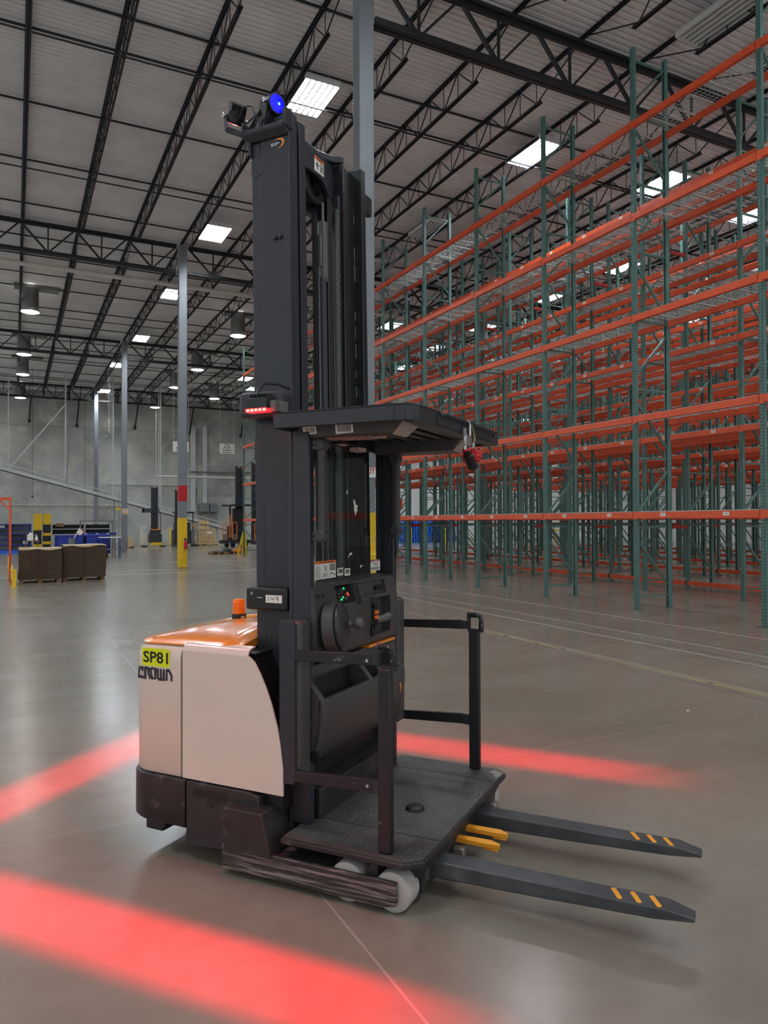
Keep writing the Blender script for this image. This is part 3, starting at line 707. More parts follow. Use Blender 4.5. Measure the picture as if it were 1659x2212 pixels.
# --- outriggers with load wheels
for mir in (0, 1):
    def V(v): return VW - v if mir else v
    o = MB(); o.box(-.975, -.45, V(.0), V(.2), .03, .125)
    o.prism([(-.45, .03), (-.45, .125), (-.40, .085), (-.4, .03)], V(.02), V(.2), 'y')
    o.prism([(-.975, .028), (-.975, .135), (-.5, .135), (-.43, .138), (-.1, .138), (-.1, .045), (-.16, .028), (-.42, .028), (-.5, .028)], V(-.004), V(.016), 'y')
    O_ = o.build('outrigger', M_SCRAPE, TK, bevel=.004)
    MB().box(-.36, -.04, V(.13), V(.2), .05, .15).prism([(-.26, .1), (-.2, .1), (-.2, .18), (-.23, .19)], V(.03), V(.12), 'y').build('wheel_bracket', M_DKST, O_, bevel=.003)
    for uc in (-.34, -.13):
        w_ = MB(); w_.lathe((uc, V(.02), .083), (0, -1 if mir else 1, 0), [(.03, 0), (.07, 0), (.081, .006), (.083, .015), (.083, .088), (.081, .1), (.07, .106), (.03, .106)], 32)
        W_ = w_.build('load_wheel', M_WHEEL, O_, smooth=35)
        MB().lathe((uc, V(.018), .083), (0, -1 if mir else 1, 0), [(.016, -.006), (.016, .115)], 16).build('axle', M_DKST, W_)
    b = MB(); v0, v1 = V(-.02), V(.22)
    if mir: v0, v1 = V(.22), V(-.02)
    b.hexa([(-.955, v0, .125), (-.695, v0, .125), (-.695, v1, .125), (-.955, v1, .125)], [(-.955, v0, .31), (-.745, v0, .31), (-.745, v1, .325), (-.955, v1, .325)])
    b.build('outrigger_block', M_DKST, TK, bevel=.005)
# --- power unit
def ring(u0, u1, v0, v1, r, n=8):
    """outline with the two rear corners rounded (rear is -u)"""
    P = [(u1, v0)]
    P += [(u0 + r - r * math.sin(R(a)), v0 + r - r * math.cos(R(a))) for a in [90 * k / n for k in range(n + 1)]]
    P += [(u0 + r - r * math.cos(R(a)), v1 - r + r * math.sin(R(a))) for a in [90 * k / n for k in range(n + 1)]]
    P += [(u1, v1)]
    return P
def loft(mb, rings_):
    n = len(rings_[0]); vs = [p for r_ in rings_ for p in r_]; fs = []
    for j in range(len(rings_) - 1): fs += [(j * n + i, (j + 1) * n + i, (j + 1) * n + (i + 1) % n, j * n + (i + 1) % n) for i in range(n)]
    fs += [tuple(range(n)), tuple(range((len(rings_) - 1) * n, len(rings_) * n))[::-1]]
    mb.add(vs, fs); return mb
sk = MB(); loft(sk, [[(p[0], p[1], z) for p in ring(-1.615 + ins, -1.222, .032 + ins, VW - .032 - ins, .15)] for z, ins in ((.145, .012), (.16, 0), (.368, 0), (.374, .006))])
SK = sk.build('base_skirt', M_DKST, TK, smooth=40)
sk2 = MB(); sk2.prism([(-1.218, .08), (-1.218, .372), (-.86, .372), (-.8, .36), (-.78, .1), (-1.18, .07)], .036, VW - .036, 'y'); sk2.build('side_skirt', M_DKST, TK, bevel=.006)
sl = MB(); sl.prism(rrect(-1.175, -.972, .308, .345, .017), .0345, .05, 'y'); sl.build('pocket_slot', M_BLKINK, SK)
sl = MB(); sl.box(-1.09, -1.03, .033, .036, .29, .312).lathe((-1.073, .037, .287), (0, -1, 0), [(.02, 0), (.02, .004), (.012, .005)], 20).build('skirt_fastener', M_PLASD, SK, smooth=30)
MB().hexa([(-1.53, .1, .07), (-1.42, .1, .07), (-1.42, 1.17, .07), (-1.53, 1.17, .07)], [(-1.53, .1, .15), (-1.38, .1, .15), (-1.38, 1.17, .15), (-1.53, 1.17, .15)]).box(-1.42, -.9, .15, 1.1, .1, .16).build('stabiliser_foot', M_DKST, TK, bevel=.008)
MB().lathe((-1.3, .55, .11), (0, 1, 0), [(.05, 0), (.11, .01), (.11, .1), (.05, .11)], 28).build('drive_wheel', M_PLASD, TK, smooth=35)
rc = MB(); loft(rc, [[(p[0], p[1], z) for p in ring(-1.60 + i_, -1.262, .05 + i_, VW - .05 - i_, max(.13 - i_ * .6, .05))] for z, i_ in ((.378, .004), (.384, 0), (.93, 0), (.955, .002), (.975, .008), (.99, .018), (1.0, .034), (1.004, .05))])
RC = rc.build('rear_cover', M_BEIGE, TK, smooth=50)
cv = [(-1.25, .378), (-.678, .378), (-.678, .5), (-.693, .61), (-.708, .68), (-.74, .782), (-.768, .85), (-.8, .912), (-.83, .96), (-.861, 1.003), (-.866, 1.03), (-1.25, 1.03)]
for mir in (0, 1):
    s = MB(); v0 = .05
    cols = []
    out = [(u_, min(z_, .985)) for u_, z_ in cv]
    def Vm(v): return VW - v if mir else v
    s.prism(out, Vm(v0), Vm(v0 + .008), 'y')
    # rolled upper edge
    arc = [(v0, .983), (v0 + .003, .997), (v0 + .010, 1.008), (v0 + .022, 1.016), (v0 + .04, 1.021), (v0 + .06, 1.022), (v0 + .06, 1.016), (v0 + .04, 1.015), (v0 + .024, 1.009), (v0 + .014, 1.002), (v0 + .008, .983)]
    s.prism([(Vm(a), b) for a, b in arc], -1.25, -.868, 'x')
    s.build('side_panel', M_BEIGE, TK, smooth=40)
MB().box(-1.24, -.86, .1, VW - .1, .3, .99).box(-1.53, -1.24, .16, VW - .16, .9, 1.012).prism([(-.86, .3), (-.7, .3), (-.72, .62), (-.8, .86), (-.86, .97)], .085, VW - .085, 'y').build('inner_body', M_PLASD, TK)
# hood
def hood(a, b):
    u_ = -1.575 + a * .62; v_ = .075 + b * (VW - .15)
    E = 1 - (1 - min(1, a / .62)) ** 2.4; ev = 1 - (1 - min(1, min(b, 1 - b) / .4)) ** 2.6
    lip = min(1, a / .03)
    h = 1.006 + .012 * a + .012 * lip * min(1, min(b, 1 - b) / .03) + .056 * E * ev
    d = math.hypot(u_ + 1.36, v_ - VM)
    if d < .12: h -= .034 * (1 - (d / .12) ** 4)
    return u_, v_, h
hd = MB()
def hoodp(a, b):
    u_, v_, h = hood(a, b)
    if a < .16:
        k = 1 - a / .16; v_ = VM + (v_ - VM) * (1 - .1 * k * k)
    if a > .86:
        k = (a - .86) / .14; h -= .03 * k * k
    return (u_, v_, h)
hd.grid(hoodp, 60, 60)
hd.grid(lambda i, j: (lambda p: (p[0], p[1], p[2] - .009 * (1 - j)))(hoodp(i, 0)), 60, 1, True)
hd.grid(lambda i, j: (lambda p: (p[0], p[1], p[2] - .009 * j))(hoodp(i, 1)), 60, 1, True)
hd.grid(lambda i, j: (lambda p: (p[0], p[1], p[2] - .009 * j))(hoodp(0, i)), 60, 1)
hd.grid(lambda i, j: (lambda p: (p[0], p[1], p[2] - .04 * j))(hoodp(1, i)), 60, 1, True)
HO = hd.build('hood', M_HOOD, TK, smooth=60)
bz = hood((1.575 - 1.36) / .62, .5)[2]
MB().lathe((-1.36, VM, bz - .01), (0, 0, 1), [(.075, 0), (.07, .012), (.05, .014)], 32).build('beacon_well', M_PLASD, HO, smooth=30)
BC = MB().lathe((-1.36, VM, bz), (0, 0, 1), [(.04, 0), (.04, .05), (.037, .054)], 28).build('beacon_base', M_PLASD, TK, smooth=30)
pf = [(.034, .054), (.035, .06)]
for k in range(9): pf += [(.0355, .064 + k * .008), (.033, .068 + k * .008)]
pf += [(.033, .14), (.03, .15), (.018, .154)]
pf = [(r_, .05 + (h_ - .05) * .82) for r_, h_ in pf]
MB().lathe((-1.36, VM, bz), (0, 0, 1), pf, 32).build('beacon_lens', M_AMBER, BC, smooth=60)
bl = MB(); put_rect(bl, (-1.328, VM - .026, bz + .012), (.55, .83, 0), (0, 0, 1), 0, .022, 0, .032, .002); bl.build('beacon_label', M_PINK, BC)
# --- SP81 label and maker's lettering on the rear cover
lo = Vector((-1.512, .049, .896)); xd = (1, 0, 0); zd = (0, 0, 1)
lbm = MB(); lbm.box(-1.506, -1.33, .0488, .0502, .895, .983); LB = lbm.build('number_label', M_LIME, RC)
tx = MB(); put_text(tx, 'SP81', (-1.506, .0488, .895), xd, zd, .009, .167, .016, .072, .001, True); tx.build('lettering', M_BLKINK, LB)
cw = MB(); th = .0125; oo = (-1.532, .05, .832)
def CS(p): stroke(cw, [(a * .0465, b * .054) for a, b in p], oo, xd, zd, th, .0012)
CS([(.62, .62), (.62, .95), (.3, .95), (.12, .55), (.12, .12), (1.0, .05), (1.0, .98)])
CS([(.94, .95), (1.35, .95), (1.45, .95), (1.45, .45), (1.72, -.02)])
CS([(1.9, .95), (2.4, .95), (2.4, .05), (2.0, .05), (1.8, .45), (1.8, .95), (2.0, .95)])
CS([(2.75, 1.0), (2.75, .1), (2.86, .04), (3.55, .04), (3.55, 1.0)]); CS([(3.15, 1.0), (3.15, .04)])
CS([(3.95, -.02), (3.95, .95)]); CS([(3.9, .93), (4.25, .93), (4.6, .5), (4.6, -.03)])
cw.build('maker_lettering', mat('dark_blue_lettering', (40, 42, 54), .5), RC)

# --- mast (leans slightly to the rear)
def lean(mb, k=-.013, z0=1.3):
    mb.v = [(x + k * (z - z0), y, z) for x, y, z in mb.v]; return mb
ZM = 3.6
def mp(mb, name, mt, bevel=.004, smooth=None): return lean(mb).build(name, mt, TK, smooth=smooth, bevel=bevel)
c = MB(); c.box(-.955, -.9, .239, .262, .3, ZM - .1).box(-.9, -.735, .235, .262, .3, ZM - .04).box(-.955, -.94, .262, .43, .3, ZM - .1)
mp(c, 'mast_cover', M_BLK)
c = MB(); c.box(-.93, -.748, .262, .272, .3, ZM).box(-.758, -.742, .262, .285, .3, ZM).box(-.94, -.8, .3, .31, .3, ZM)
c.box(-.775, -.757, .312, .345, .3, ZM).box(-.93, -.77, .345, .353, .3, ZM)
c.box(-.79, -.765, .378, .435, .3, ZM).box(-.94, -.78, .425, .435, .3, ZM).box(-.94, -.92, .27, .435, .3, ZM)
mp(c, 'mast_rail', M_BLK, .003)
c = MB(); c.box(-.81, -.778, .84, .99, .3, ZM - .02).box(-.84, -.765, .83, .85, .3, ZM - .02).box(-.94, -.735, .99, 1.04, .3, ZM + .02)
c.box(-.94, -.92, .84, 1.04, .3, ZM - .02)
mp(c, 'mast_rail', mat('glossy_worn_black_rail', (30, 31, 34), .22, var=.2, scale=6), .004)
# worn bright edge on the far rail
c = MB()
for z in [x * .11 for x in range(18, 32)]:
    if random.random() < .75: c.box(-.7775, -.7765, .97, .977 + random.random() * .006, z, z + random.uniform(.04, .1))
mp(c, 'bare_edge', M_BRIGHT, 0)
# crosshead at the top, arched yoke, sheave
def arcp(c0, r, a0, a1, n): return [(c0[0] + r * math.cos(R(a0 + (a1 - a0) * k / n)), c0[1] + r * math.sin(R(a0 + (a1 - a0) * k / n))) for k in range(n + 1)]
y_ = MB(); P = [(.435, 3.59), (.84, 3.59), (.84, 3.28), (.825, 3.33), (.80, 3.39), (.76, 3.43), (.71, 3.455), (.66, 3.46), (.435, 3.45)]
y_.prism(P, -.86, -.83, 'x'); mp(y_, 'mast_yoke', M_BLK, .005)
c = MB(); c.prism([(-.88, .43), (-.88, .70), (-.84, .79), (-.797, .822), (-.797, .845), (-.94, .845), (-.94, .43)], 3.585, 3.622)
c.build('mast_crosshead', M_BLK, TK, bevel=.006)
wl = MB(); O3 = (-.83 - .0275, .625, 3.475)
put_rect(wl, O3, (0, 1, 0), (0, 0, 1), 0, .1, 0, .08, .002); WLm = wl.build('warning_label', M_WHT, TK)
w2 = MB(); put_rect(w2, O3, (0, 1, 0), (0, 0, 1), 0, .1, .063, .08, .003); w2.mat(1)
put_text(w2, 'WARNING', O3, (0, 1, 0), (0, 0, 1), .02, .08, .066, .076, .004, True)
stroke(w2, [(.012, .035), (.028, .043), (.04, .035), (.05, .04)], O3, (0, 1, 0), (0, 0, 1), .005, .004); stroke(w2, [(.026, .055), (.028, .03), (.034, .012)], O3, (0, 1, 0), (0, 0, 1), .006, .004)
for k in range(6): put_rect(w2, O3, (0, 1, 0), (0, 0, 1), .056, .094, .012 + k * .008, .015 + k * .008, .004)
w2.build('warning_print', [M_ORST, M_BLKINK], WLm)
c = MB(); c.lathe((-.945, .70, 3.43), (1, 0, 0), [(.03, 0), (.1, 0), (.105, .008), (.092, .02), (.092, .035), (.105, .048), (.098, .055), (.06, .05), (.05, .02)], 40)
c.build('chain_sheave', M_PLASD, TK, smooth=35)
# inner tubes, cylinder, chains
c = MB(); c.tube([(-.80, .65, 2.9), (-.80, .65, .3)], .022, 14); mp(c, 'lift_cylinder', M_BLK, 0, 40)
c = MB(); c.box(-.81, -.78, .632, .672, 2.88, 3.2).box(-.81, -.785, .61, .626, 2.95, 3.12).tube([(-.795, .652, 3.2), (-.795, .652, 3.3)], .008, 8); mp(c, 'chain_anchor', M_PLATE)
c = MB()
for v_ in (.70, .715, .73): c.tube([(-.79, v_, 3.34), (-.79, v_, .3)], .006, 6)
c.box(-.82, -.80, .58, .592, .3, 3.22).box(-.82, -.80, .598, .606, .3, 3.2); mp(c, 'hydraulic_hose', M_PLASD, 0, 40)
c = MB(); z = .4
while z < 3.3:
    c.box(-.787, -.775, .774, .786, z, z + .018).box(-.786, -.776, .768, .792, z + .019, z + .03); z += .032
mp(c, 'lift_chain', M_PLATE, 0)
c = MB(); c.box(-.82, -.78, .80, .826, .3, 3.4); mp(c, 'inner_rail', M_BLK)
# lower mast carriage, crossbars
c = MB(); c.box(-.96, -.9, .24, 1.04, .3, .42).box(-.96, -.92, .24, 1.04, 1.9, 2.0).box(-.96, -.92, .24, 1.04, 3.3, 3.38); mp(c, 'mast_cross_member', M_BLK)
c = MB()
for du, z in ((-.838, 2.972), (-.81, 2.972)): c.lathe((du, .235, z), (0, -1, 0), [(.013, 0), (.013, .012), (.009, .013)], 6)
c.build('bolt', M_BLK, TK)
c = MB()
for du, z in ((-.955, 3.29), (-.935, 3.295)): c.lathe((du, .238, z), (0, -1, 0), [(.006, 0), (.004, .002)], 10)
c.build('screw', M_BLKINK, TK)
# SP swoosh badge
bd = MB(); o5 = (-.872, .2338, 3.395)
bd.mat(0); Pp = [(.025, .05), (.05, .056), (.075, .052), (.088, .036), (.078, .016), (.048, .002), (.068, .018), (.074, .034), (.064, .045), (.046, .05)]
bd.add([(o5[0] + a, o5[1], o5[2] + b) for a, b in Pp], [tuple(range(len(Pp)))])
bd.mat(1); put_text(bd, 'SP', o5, xd, zd, .008, .058, .02, .036, .0012, True)
bd.build('maker_badge', [M_HOOD, M_CHROME], TK)
# top bracket + work lamps
c = MB(); c.hexa([(-.985, .225, 3.455), (-.77, .225, 3.455), (-.77, .234, 3.455), (-.985, .234, 3.455)], [(-1.012, .195, 3.485), (-.76, .195, 3.485), (-.76, .234, 3.485), (-1.012, .234, 3.485)])
c.box(-1.012, -.76, .195, .203, 3.485, 3.51).box(-1.012, -1.0, .195, .262, 3.485, 3.55).prism([(-.775, 3.485), (-.755, 3.485), (-.755, 3.575), (-.775, 3.56)], .195, .262, 'y').prism([(-1.012, 3.485), (-.975, 3.485), (-.975, 3.38)], .22, .262, 'y')
c.build('lamp_bracket', M_BLK, TK, bevel=.004)
def worklamp(c0, d, r, name, lensm, lit):
    c0 = Vector(c0); d = Vector(d).normalized()
    b = MB(); b.lathe(c0 - d * .075, d, [(r * .35, 0), (r * .7, .01), (r * .93, .035), (r * 1.0, .06), (r * 1.04, .068), (r * 1.04, .084), (r * .92, .085)], 32)
    u = Vector((0, 0, 1)); a = d.cross(u).normalized(); bb_ = a.cross(d)
    for k in range(-4, 5):
        off = a * (k * r * .2); hh = math.sqrt(max(.01, 1 - (k * .2) ** 2)) * r
        b.hexa([c0 + off - d * .078 - bb_ * hh * .8 - a * .002, c0 + off - d * .078 + bb_ * hh * .8 - a * .002, c0 + off - d * .078 + bb_ * hh * .8 + a * .002, c0 + off - d * .078 - bb_ * hh * .8 + a * .002],
               [c0 + off - d * .02 - bb_ * hh * 1.0 - a * .002, c0 + off - d * .02 + bb_ * hh * 1.0 - a * .002, c0 + off - d * .02 + bb_ * hh * 1.0 + a * .002, c0 + off - d * .02 - bb_ * hh * 1.0 + a * .002])
    L1 = b.build(name, M_PLASD, TK, smooth=35)
    MB().lathe(c0 + d * .006, d, [(r * .9, 0), (r * .88, .004), (r * .5, .008), (r * .1, .009)], 32).build('lens', lensm, L1, smooth=60)
    if lit: MB().lathe(c0 + d * .014 - a * .008, d, [(r * .16, 0), (r * .14, .002)], 16).build('lens_core', M_BLUEC, L1)
    y = MB()
    for s_ in (-1, 1): y.bar(c0 + a * s_ * (r + .006) - d * .01, c0 + a * s_ * (r + .006) - d * .03 - Vector((0, 0, .09)), .03, .004, up=a)
    y.bar(c0 - a * (r + .008) - d * .03 - Vector((0, 0, .09)), c0 + a * (r + .008) - d * .03 - Vector((0, 0, .09)), .004, .03)
    y.build('lamp_yoke', M_PLASD, L1)
    MB().lathe(c0 - a * (r + .008) - d * .01, -a, [(.012, 0), (.012, .01), (.008, .012)], 12).build('yoke_bolt', M_CHROME, L1, smooth=30)
    MB().lathe(c0 + a * (r + .008) - d * .01, a, [(.012, 0), (.012, .01), (.008, .012)], 12).build('yoke_bolt', M_CHROME, L1, smooth=30)
worklamp((-.835, .235, 3.62), (.95, -.32, -.1), .047, 'blue_spot_lamp', M_BLUEL, True)
worklamp((-1.085, .24, 3.60), (-.55, .3, -.78), .046, 'red_line_lamp', M_REDL, False)
c = MB(); c.tube([(-1.03, .2, 3.58), (-1.0, .2, 3.63), (-.95, .2, 3.62), (-.92, .2, 3.55), (-.94, .2, 3.5), (-.98, .2, 3.5), (-.985, .2, 3.54), (-.93, .2, 3.57)], .004, 8)
c.tube([(-.9, .2, 3.5), (-.885, .2, 3.56), (-.86, .2, 3.6)], .004, 8); c.build('lamp_cable', M_PLASD, TK, smooth=40)
c = MB(); c.bar((-1.06, .22, 3.52), (-.97, .22, 3.49), .05, .006).bar((-.9, .22, 3.48), (-.85, .22, 3.56), .05, .006); c.build('lamp_arm', M_BLK, TK)
# red line light bar on its bracket, near side
def lightbar(mir):
    def V(v): return VW - v if mir else v
    t = MB(); a0, a1 = sorted((V(.12), V(.235))); t.box(-.975, -.735, a0, a1, 2.09, 2.215); B_ = t.build('lamp_mount_box', M_BLK, TK, bevel=.022, seg=3)
    b = MB(); v0, v1 = V(.02), V(.085)
    b.hexa([(-.865, v0, 2.115), (-.745, v0, 2.115), (-.745, v1, 2.115), (-.865, v1, 2.115)], [(-.855, V(.035), 2.165), (-.755, V(.035), 2.165), (-.755, v1, 2.175), (-.855, v1, 2.175)])
    for k in range(9): u_ = -.853 + k * .0122; b.hexa([(u_, V(.036), 2.14), (u_ + .004, V(.036), 2.14), (u_ + .004, v1, 2.14), (u_, v1, 2.14)], [(u_, V(.045), 2.185), (u_ + .004, V(.045), 2.185), (u_ + .004, v1, 2.188), (u_, v1, 2.188)])
    H_ = b.build('light_bar', M_PLASD, TK, bevel=.002)
    MB().box(-.86, -.75, V(.022), V(.07), 2.1, 2.116).build('lens', M_REDL, H_)
    c = MB()
    for k in range(5): c.box(-.852 + k * .022, -.838 + k * .022, V(.0205), V(.03), 2.101, 2.113)
    c.build('led_core', M_REDC, H_)
    MB().box(-.745, -.7, V(.05), V(.056), 2.1, 2.15).box(-.72, -.7, V(.05), V(.13), 2.1, 2.15).build('light_bar_bracket', M_PLATE, H_)
    MB().tube([(-.83, V(.07), 2.18), (-.835, V(.09), 2.215), (-.82, V(.12), 2.245), (-.79, V(.18), 2.25), (-.76, V(.236), 2.235)], .006, 8).build('cable', M_PLASD, H_, smooth=40)
lightbar(0); lightbar(1)
c = MB(); c.box(-.8, -.765, 1.045, 1.13, 3.39, 3.5); c.build('far_lamp_box', M_PLASD, TK, bevel=.008)
# red line projectors: lamps throwing a narrow bar of light on the floor
def line_light(name, pos, target, along, half_len, half_w, power, soft=.12, fade=.35, parent=TK):
    """pos/target in truck axes; along = direction of the bar on the floor"""
    ld = bpy.data.lights.new(name, 'SPOT'); ld.energy = power; ld.color = (1, .0, .012); ld.spot_size = R(165); ld.spot_blend = .1; ld.shadow_soft_size = .012
    o = bpy.data.objects.new(name, ld); COL.objects.link(o); o.parent = parent
    p = Vector(pos); d = (Vector(target) - p).normalized(); a = Vector(along); y = (a - d * a.dot(d)).normalized(); x = y.cross(-d).normalized()
    M = Matrix((x, y, -d)).transposed().to_4x4(); M.translation = p; o.matrix_local = M
    ld.use_nodes = True; nt = ld.node_tree; N = nt.nodes; L = nt.links
    em = N.get('Emission') or N.new('ShaderNodeEmission')
    out = N.get('Light Output') or N.new('ShaderNodeOutputLight'); L.new(em.outputs[0], out.inputs[0])
    tc = N.new('ShaderNodeTexCoord'); s = N.new('ShaderNodeSeparateXYZ'); L.new(tc.outputs['Normal'], s.inputs[0])
    def ab(o_):
        a_ = N.new('ShaderNodeMath'); a_.operation = 'ABSOLUTE'; L.new(o_, a_.inputs[0]); return a_.outputs[0]
    def div(a_, b_):
        q = N.new('ShaderNodeMath'); q.operation = 'DIVIDE'; L.new(a_, q.inputs[0]); L.new(b_, q.inputs[1]); return q.outputs[0]
    z = ab(s.outputs[2]); tx_ = ab(div(s.outputs[0], z)); ty = ab(div(s.outputs[1], z))
    def sm_(v, lo, hi):
        r = N.new('ShaderNodeMapRange'); r.interpolation_type = 'SMOOTHSTEP'; r.inputs[1].default_value = lo; r.inputs[2].default_value = hi; r.inputs[3].default_value = 1; r.inputs[4].default_value = 0; L.new(v, r.inputs[0]); return r.outputs[0]
    mu = N.new('ShaderNodeMath'); mu.operation = 'MULTIPLY'; L.new(sm_(tx_, half_w - soft * .4, half_w + soft), mu.inputs[0]); L.new(sm_(ty, half_len - fade, half_len), mu.inputs[1])
    # weak stray light spilling around the bar
    st_ = N.new('ShaderNodeMath'); st_.operation = 'MULTIPLY'; L.new(sm_(tx_, 0, half_w * 9), st_.inputs[0]); L.new(sm_(ty, 0, half_len * 1.9), st_.inputs[1])
    s2 = N.new('ShaderNodeMath'); s2.operation = 'MULTIPLY_ADD'; s2.inputs[1].default_value = .07; L.new(st_.outputs[0], s2.inputs[0]); L.new(mu.outputs[0], s2.inputs[2]); mu = s2
    # even out the brightness along the bar (inverse square and slant)
    m2 = N.new('ShaderNodeMath'); m2.operation = 'POWER'; m2.inputs[1].default_value = -2.2; L.new(z, m2.inputs[0])
    m3 = N.new('ShaderNodeMath'); m3.operation = 'MULTIPLY'; L.new(mu.outputs[0], m3.inputs[0]); L.new(m2.outputs[0], m3.inputs[1]); L.new(m3.outputs[0], em.inputs['Strength'])
    em.inputs[0].default_value = (1, 1, 1, 1)
    return o
line_light('red_line_beam', (-.8, -.01, 2.09), (-.95, -.585, 0), (1, .03, 0), .78, .058, RED * .75, .055, .42)
line_light('red_line_beam', (-.76, 1.17, 3.4), (-.45, 2.17, 0), (1, .01, 0), .42, .036, RED * 1.5, .04, .26)
line_light('red_line_beam', (-1.115, .255, 3.555), (-2.66, .45, 0), (-.12, 1, 0), .5, .036, RED * 1.6, .03, .12)

# number box low on the mast
c = MB().box(-.962, -.728, .16, .235, 1.185, 1.29).build('number_box', M_PLASD, TK, bevel=.012, seg=3)
c2 = MB(); put_rect(c2, (-.845, .16, 1.222), xd, zd, 0, .091, 0, .036, .0012); L3 = c2.build('number_sticker', M_WHT, c)
c2 = MB(); oq = (-.845, .1585, 1.222)
stroke(c2, [(.016, .006), (.016, .031)], oq, xd, zd, .0022); stroke(c2, [(.032, .03), (.030, .017), (.046, .018)], oq, xd, zd, .0022); stroke(c2, [(.045, .03), (.045, .006)], oq, xd, zd, .0022)
stroke(c2, [(.07, .028), (.062, .03), (.058, .024), (.061, .018), (.069, .02), (.07, .028), (.07, .006)], oq, xd, zd, .0022); c2.build('handwriting', M_BLKINK, L3)
c2 = MB(); oq = (-.93, .1598, 1.24); stroke(c2, [(.035, .004), (.066, .0035)], oq, xd, zd, .0025); stroke(c2, [(0, .024), (.004, .03), (.008, .028), (.009, .02), (.006, .015), (.001, .017), (-.0005, .023), (.003, .03)], oq, xd, zd, .002); c2.build('chalk_marks', M_WHT, c)

# --- cab frame
for mir in (0, 1):
    def V(v): return VW - v if mir else v
    a0, a1 = sorted((V(.165), V(.205)))
    MB().box(-.7, -.607, a0, a1, .22, 2.03).box(-.72, -.7, a0, a1, .1, 2.03).build('cab_pillar', M_BLK, TK, bevel=.005)
    b0, b1 = sorted((V(.055), V(.068))); d0, d1 = sorted((V(.068), V(.166)))
    hp = MB().prism(rrect(-.7, -.618, .435, 1.16, .02), b0, b1, 'y').build('hinge_plate', M_BLK, TK, bevel=.002)
    MB().box(-.69, -.598, d0, d1, .45, 1.155).build('hinge_housing', M_PLAS, TK, bevel=.018, seg=3)
    for zc in (.53, 1.02): MB().lathe((-.66, V(.055), zc), (0, 1 if mir else -1, 0), [(.017, -.001), (.017, .001), (.013, .0012)], 24).build('pivot_cap', M_BLK, hp, smooth=30)
    # --- side gate
    g0, g1 = sorted((V(.05), V(.072)))
    G = MB().box(-.205, -.145, *sorted((V(.045), V(.08))), .222, .985).build('gate_post', M_BLKW, TK, bevel=.006)
    for (za, zb_, zc_, zd_) in ((1.03, .985, 1.045, .995), (.5, .45, .52, .465)):
        mb_ = MB(); mb_.prism([(-.62, za), (-.25, zc_), (-.235, zc_ - .01), (-.232, zd_), (-.62, zb_)], g0, g1, 'y')
        rb = mb_.build('gate_rail', M_BLKW, G, bevel=.003)
        MB().box(-.24, -.2, *sorted((V(.053), V(.07))), zb_ + .012, zc_ - .004).build('rail_end', M_BLK, G)
        MB().lathe((-.255, V(.05), zc_ - .03), (0, 1 if mir else -1, 0), [(.008, 0), (.007, .004)], 12).build('rail_bolt', M_CHROME, G, smooth=30)
    vc = V(.0625)
    hdl = MB(); hdl.tube([(-.215, vc, 1.075), (-.16, vc, 1.078), (-.142, vc, 1.07), (-.135, vc, 1.05), (-.136, vc, .99)], .013, 12)
    for k in range(7): hdl.tube([(-.136, vc, 1.045 - k * .0085), (-.136, vc, 1.042 - k * .0085)], .0155, 12)
    for k in range(6): hdl.tube([(-.208 + k * .009, vc, 1.0755), (-.205 + k * .009, vc, 1.0757)], .0155, 12)
    hdl.box(-.21, -.125, vc - .012, vc + .012, .982, 1.0).box(-.215, -.2, vc - .012, vc + .012, 1.0, 1.075)
    hdl.build('gate_handle', scuffs(mat('worn_rubber_grip', (30, 30, 32), .45), (190, 176, 170), (60, 60, 60), .6, .66, .8), G, smooth=40)
# rear wall of the cab under the window
MB().box(-.72, -.69, .2, 1.08, .1, .5).box(-.72, -.71, .2, 1.08, .5, 1.28).build('cab_bulkhead', M_PLASD, TK, bevel=.003)
c = MB().box(-.69, -.684, .24, .44, .27, .44).build('bulkhead_hatch', M_PLASD, TK, bevel=.003)
MB().box(-.683, -.682, .3, .39, .33, .334).build('hatch_slot', M_PLATE, c)
c = MB(); c.box(-.69, -.63, .74, .95, .33, .345).box(-.69, -.64, .76, .775, .24, .345).build('foot_pedal', M_PLASD, TK, bevel=.004)
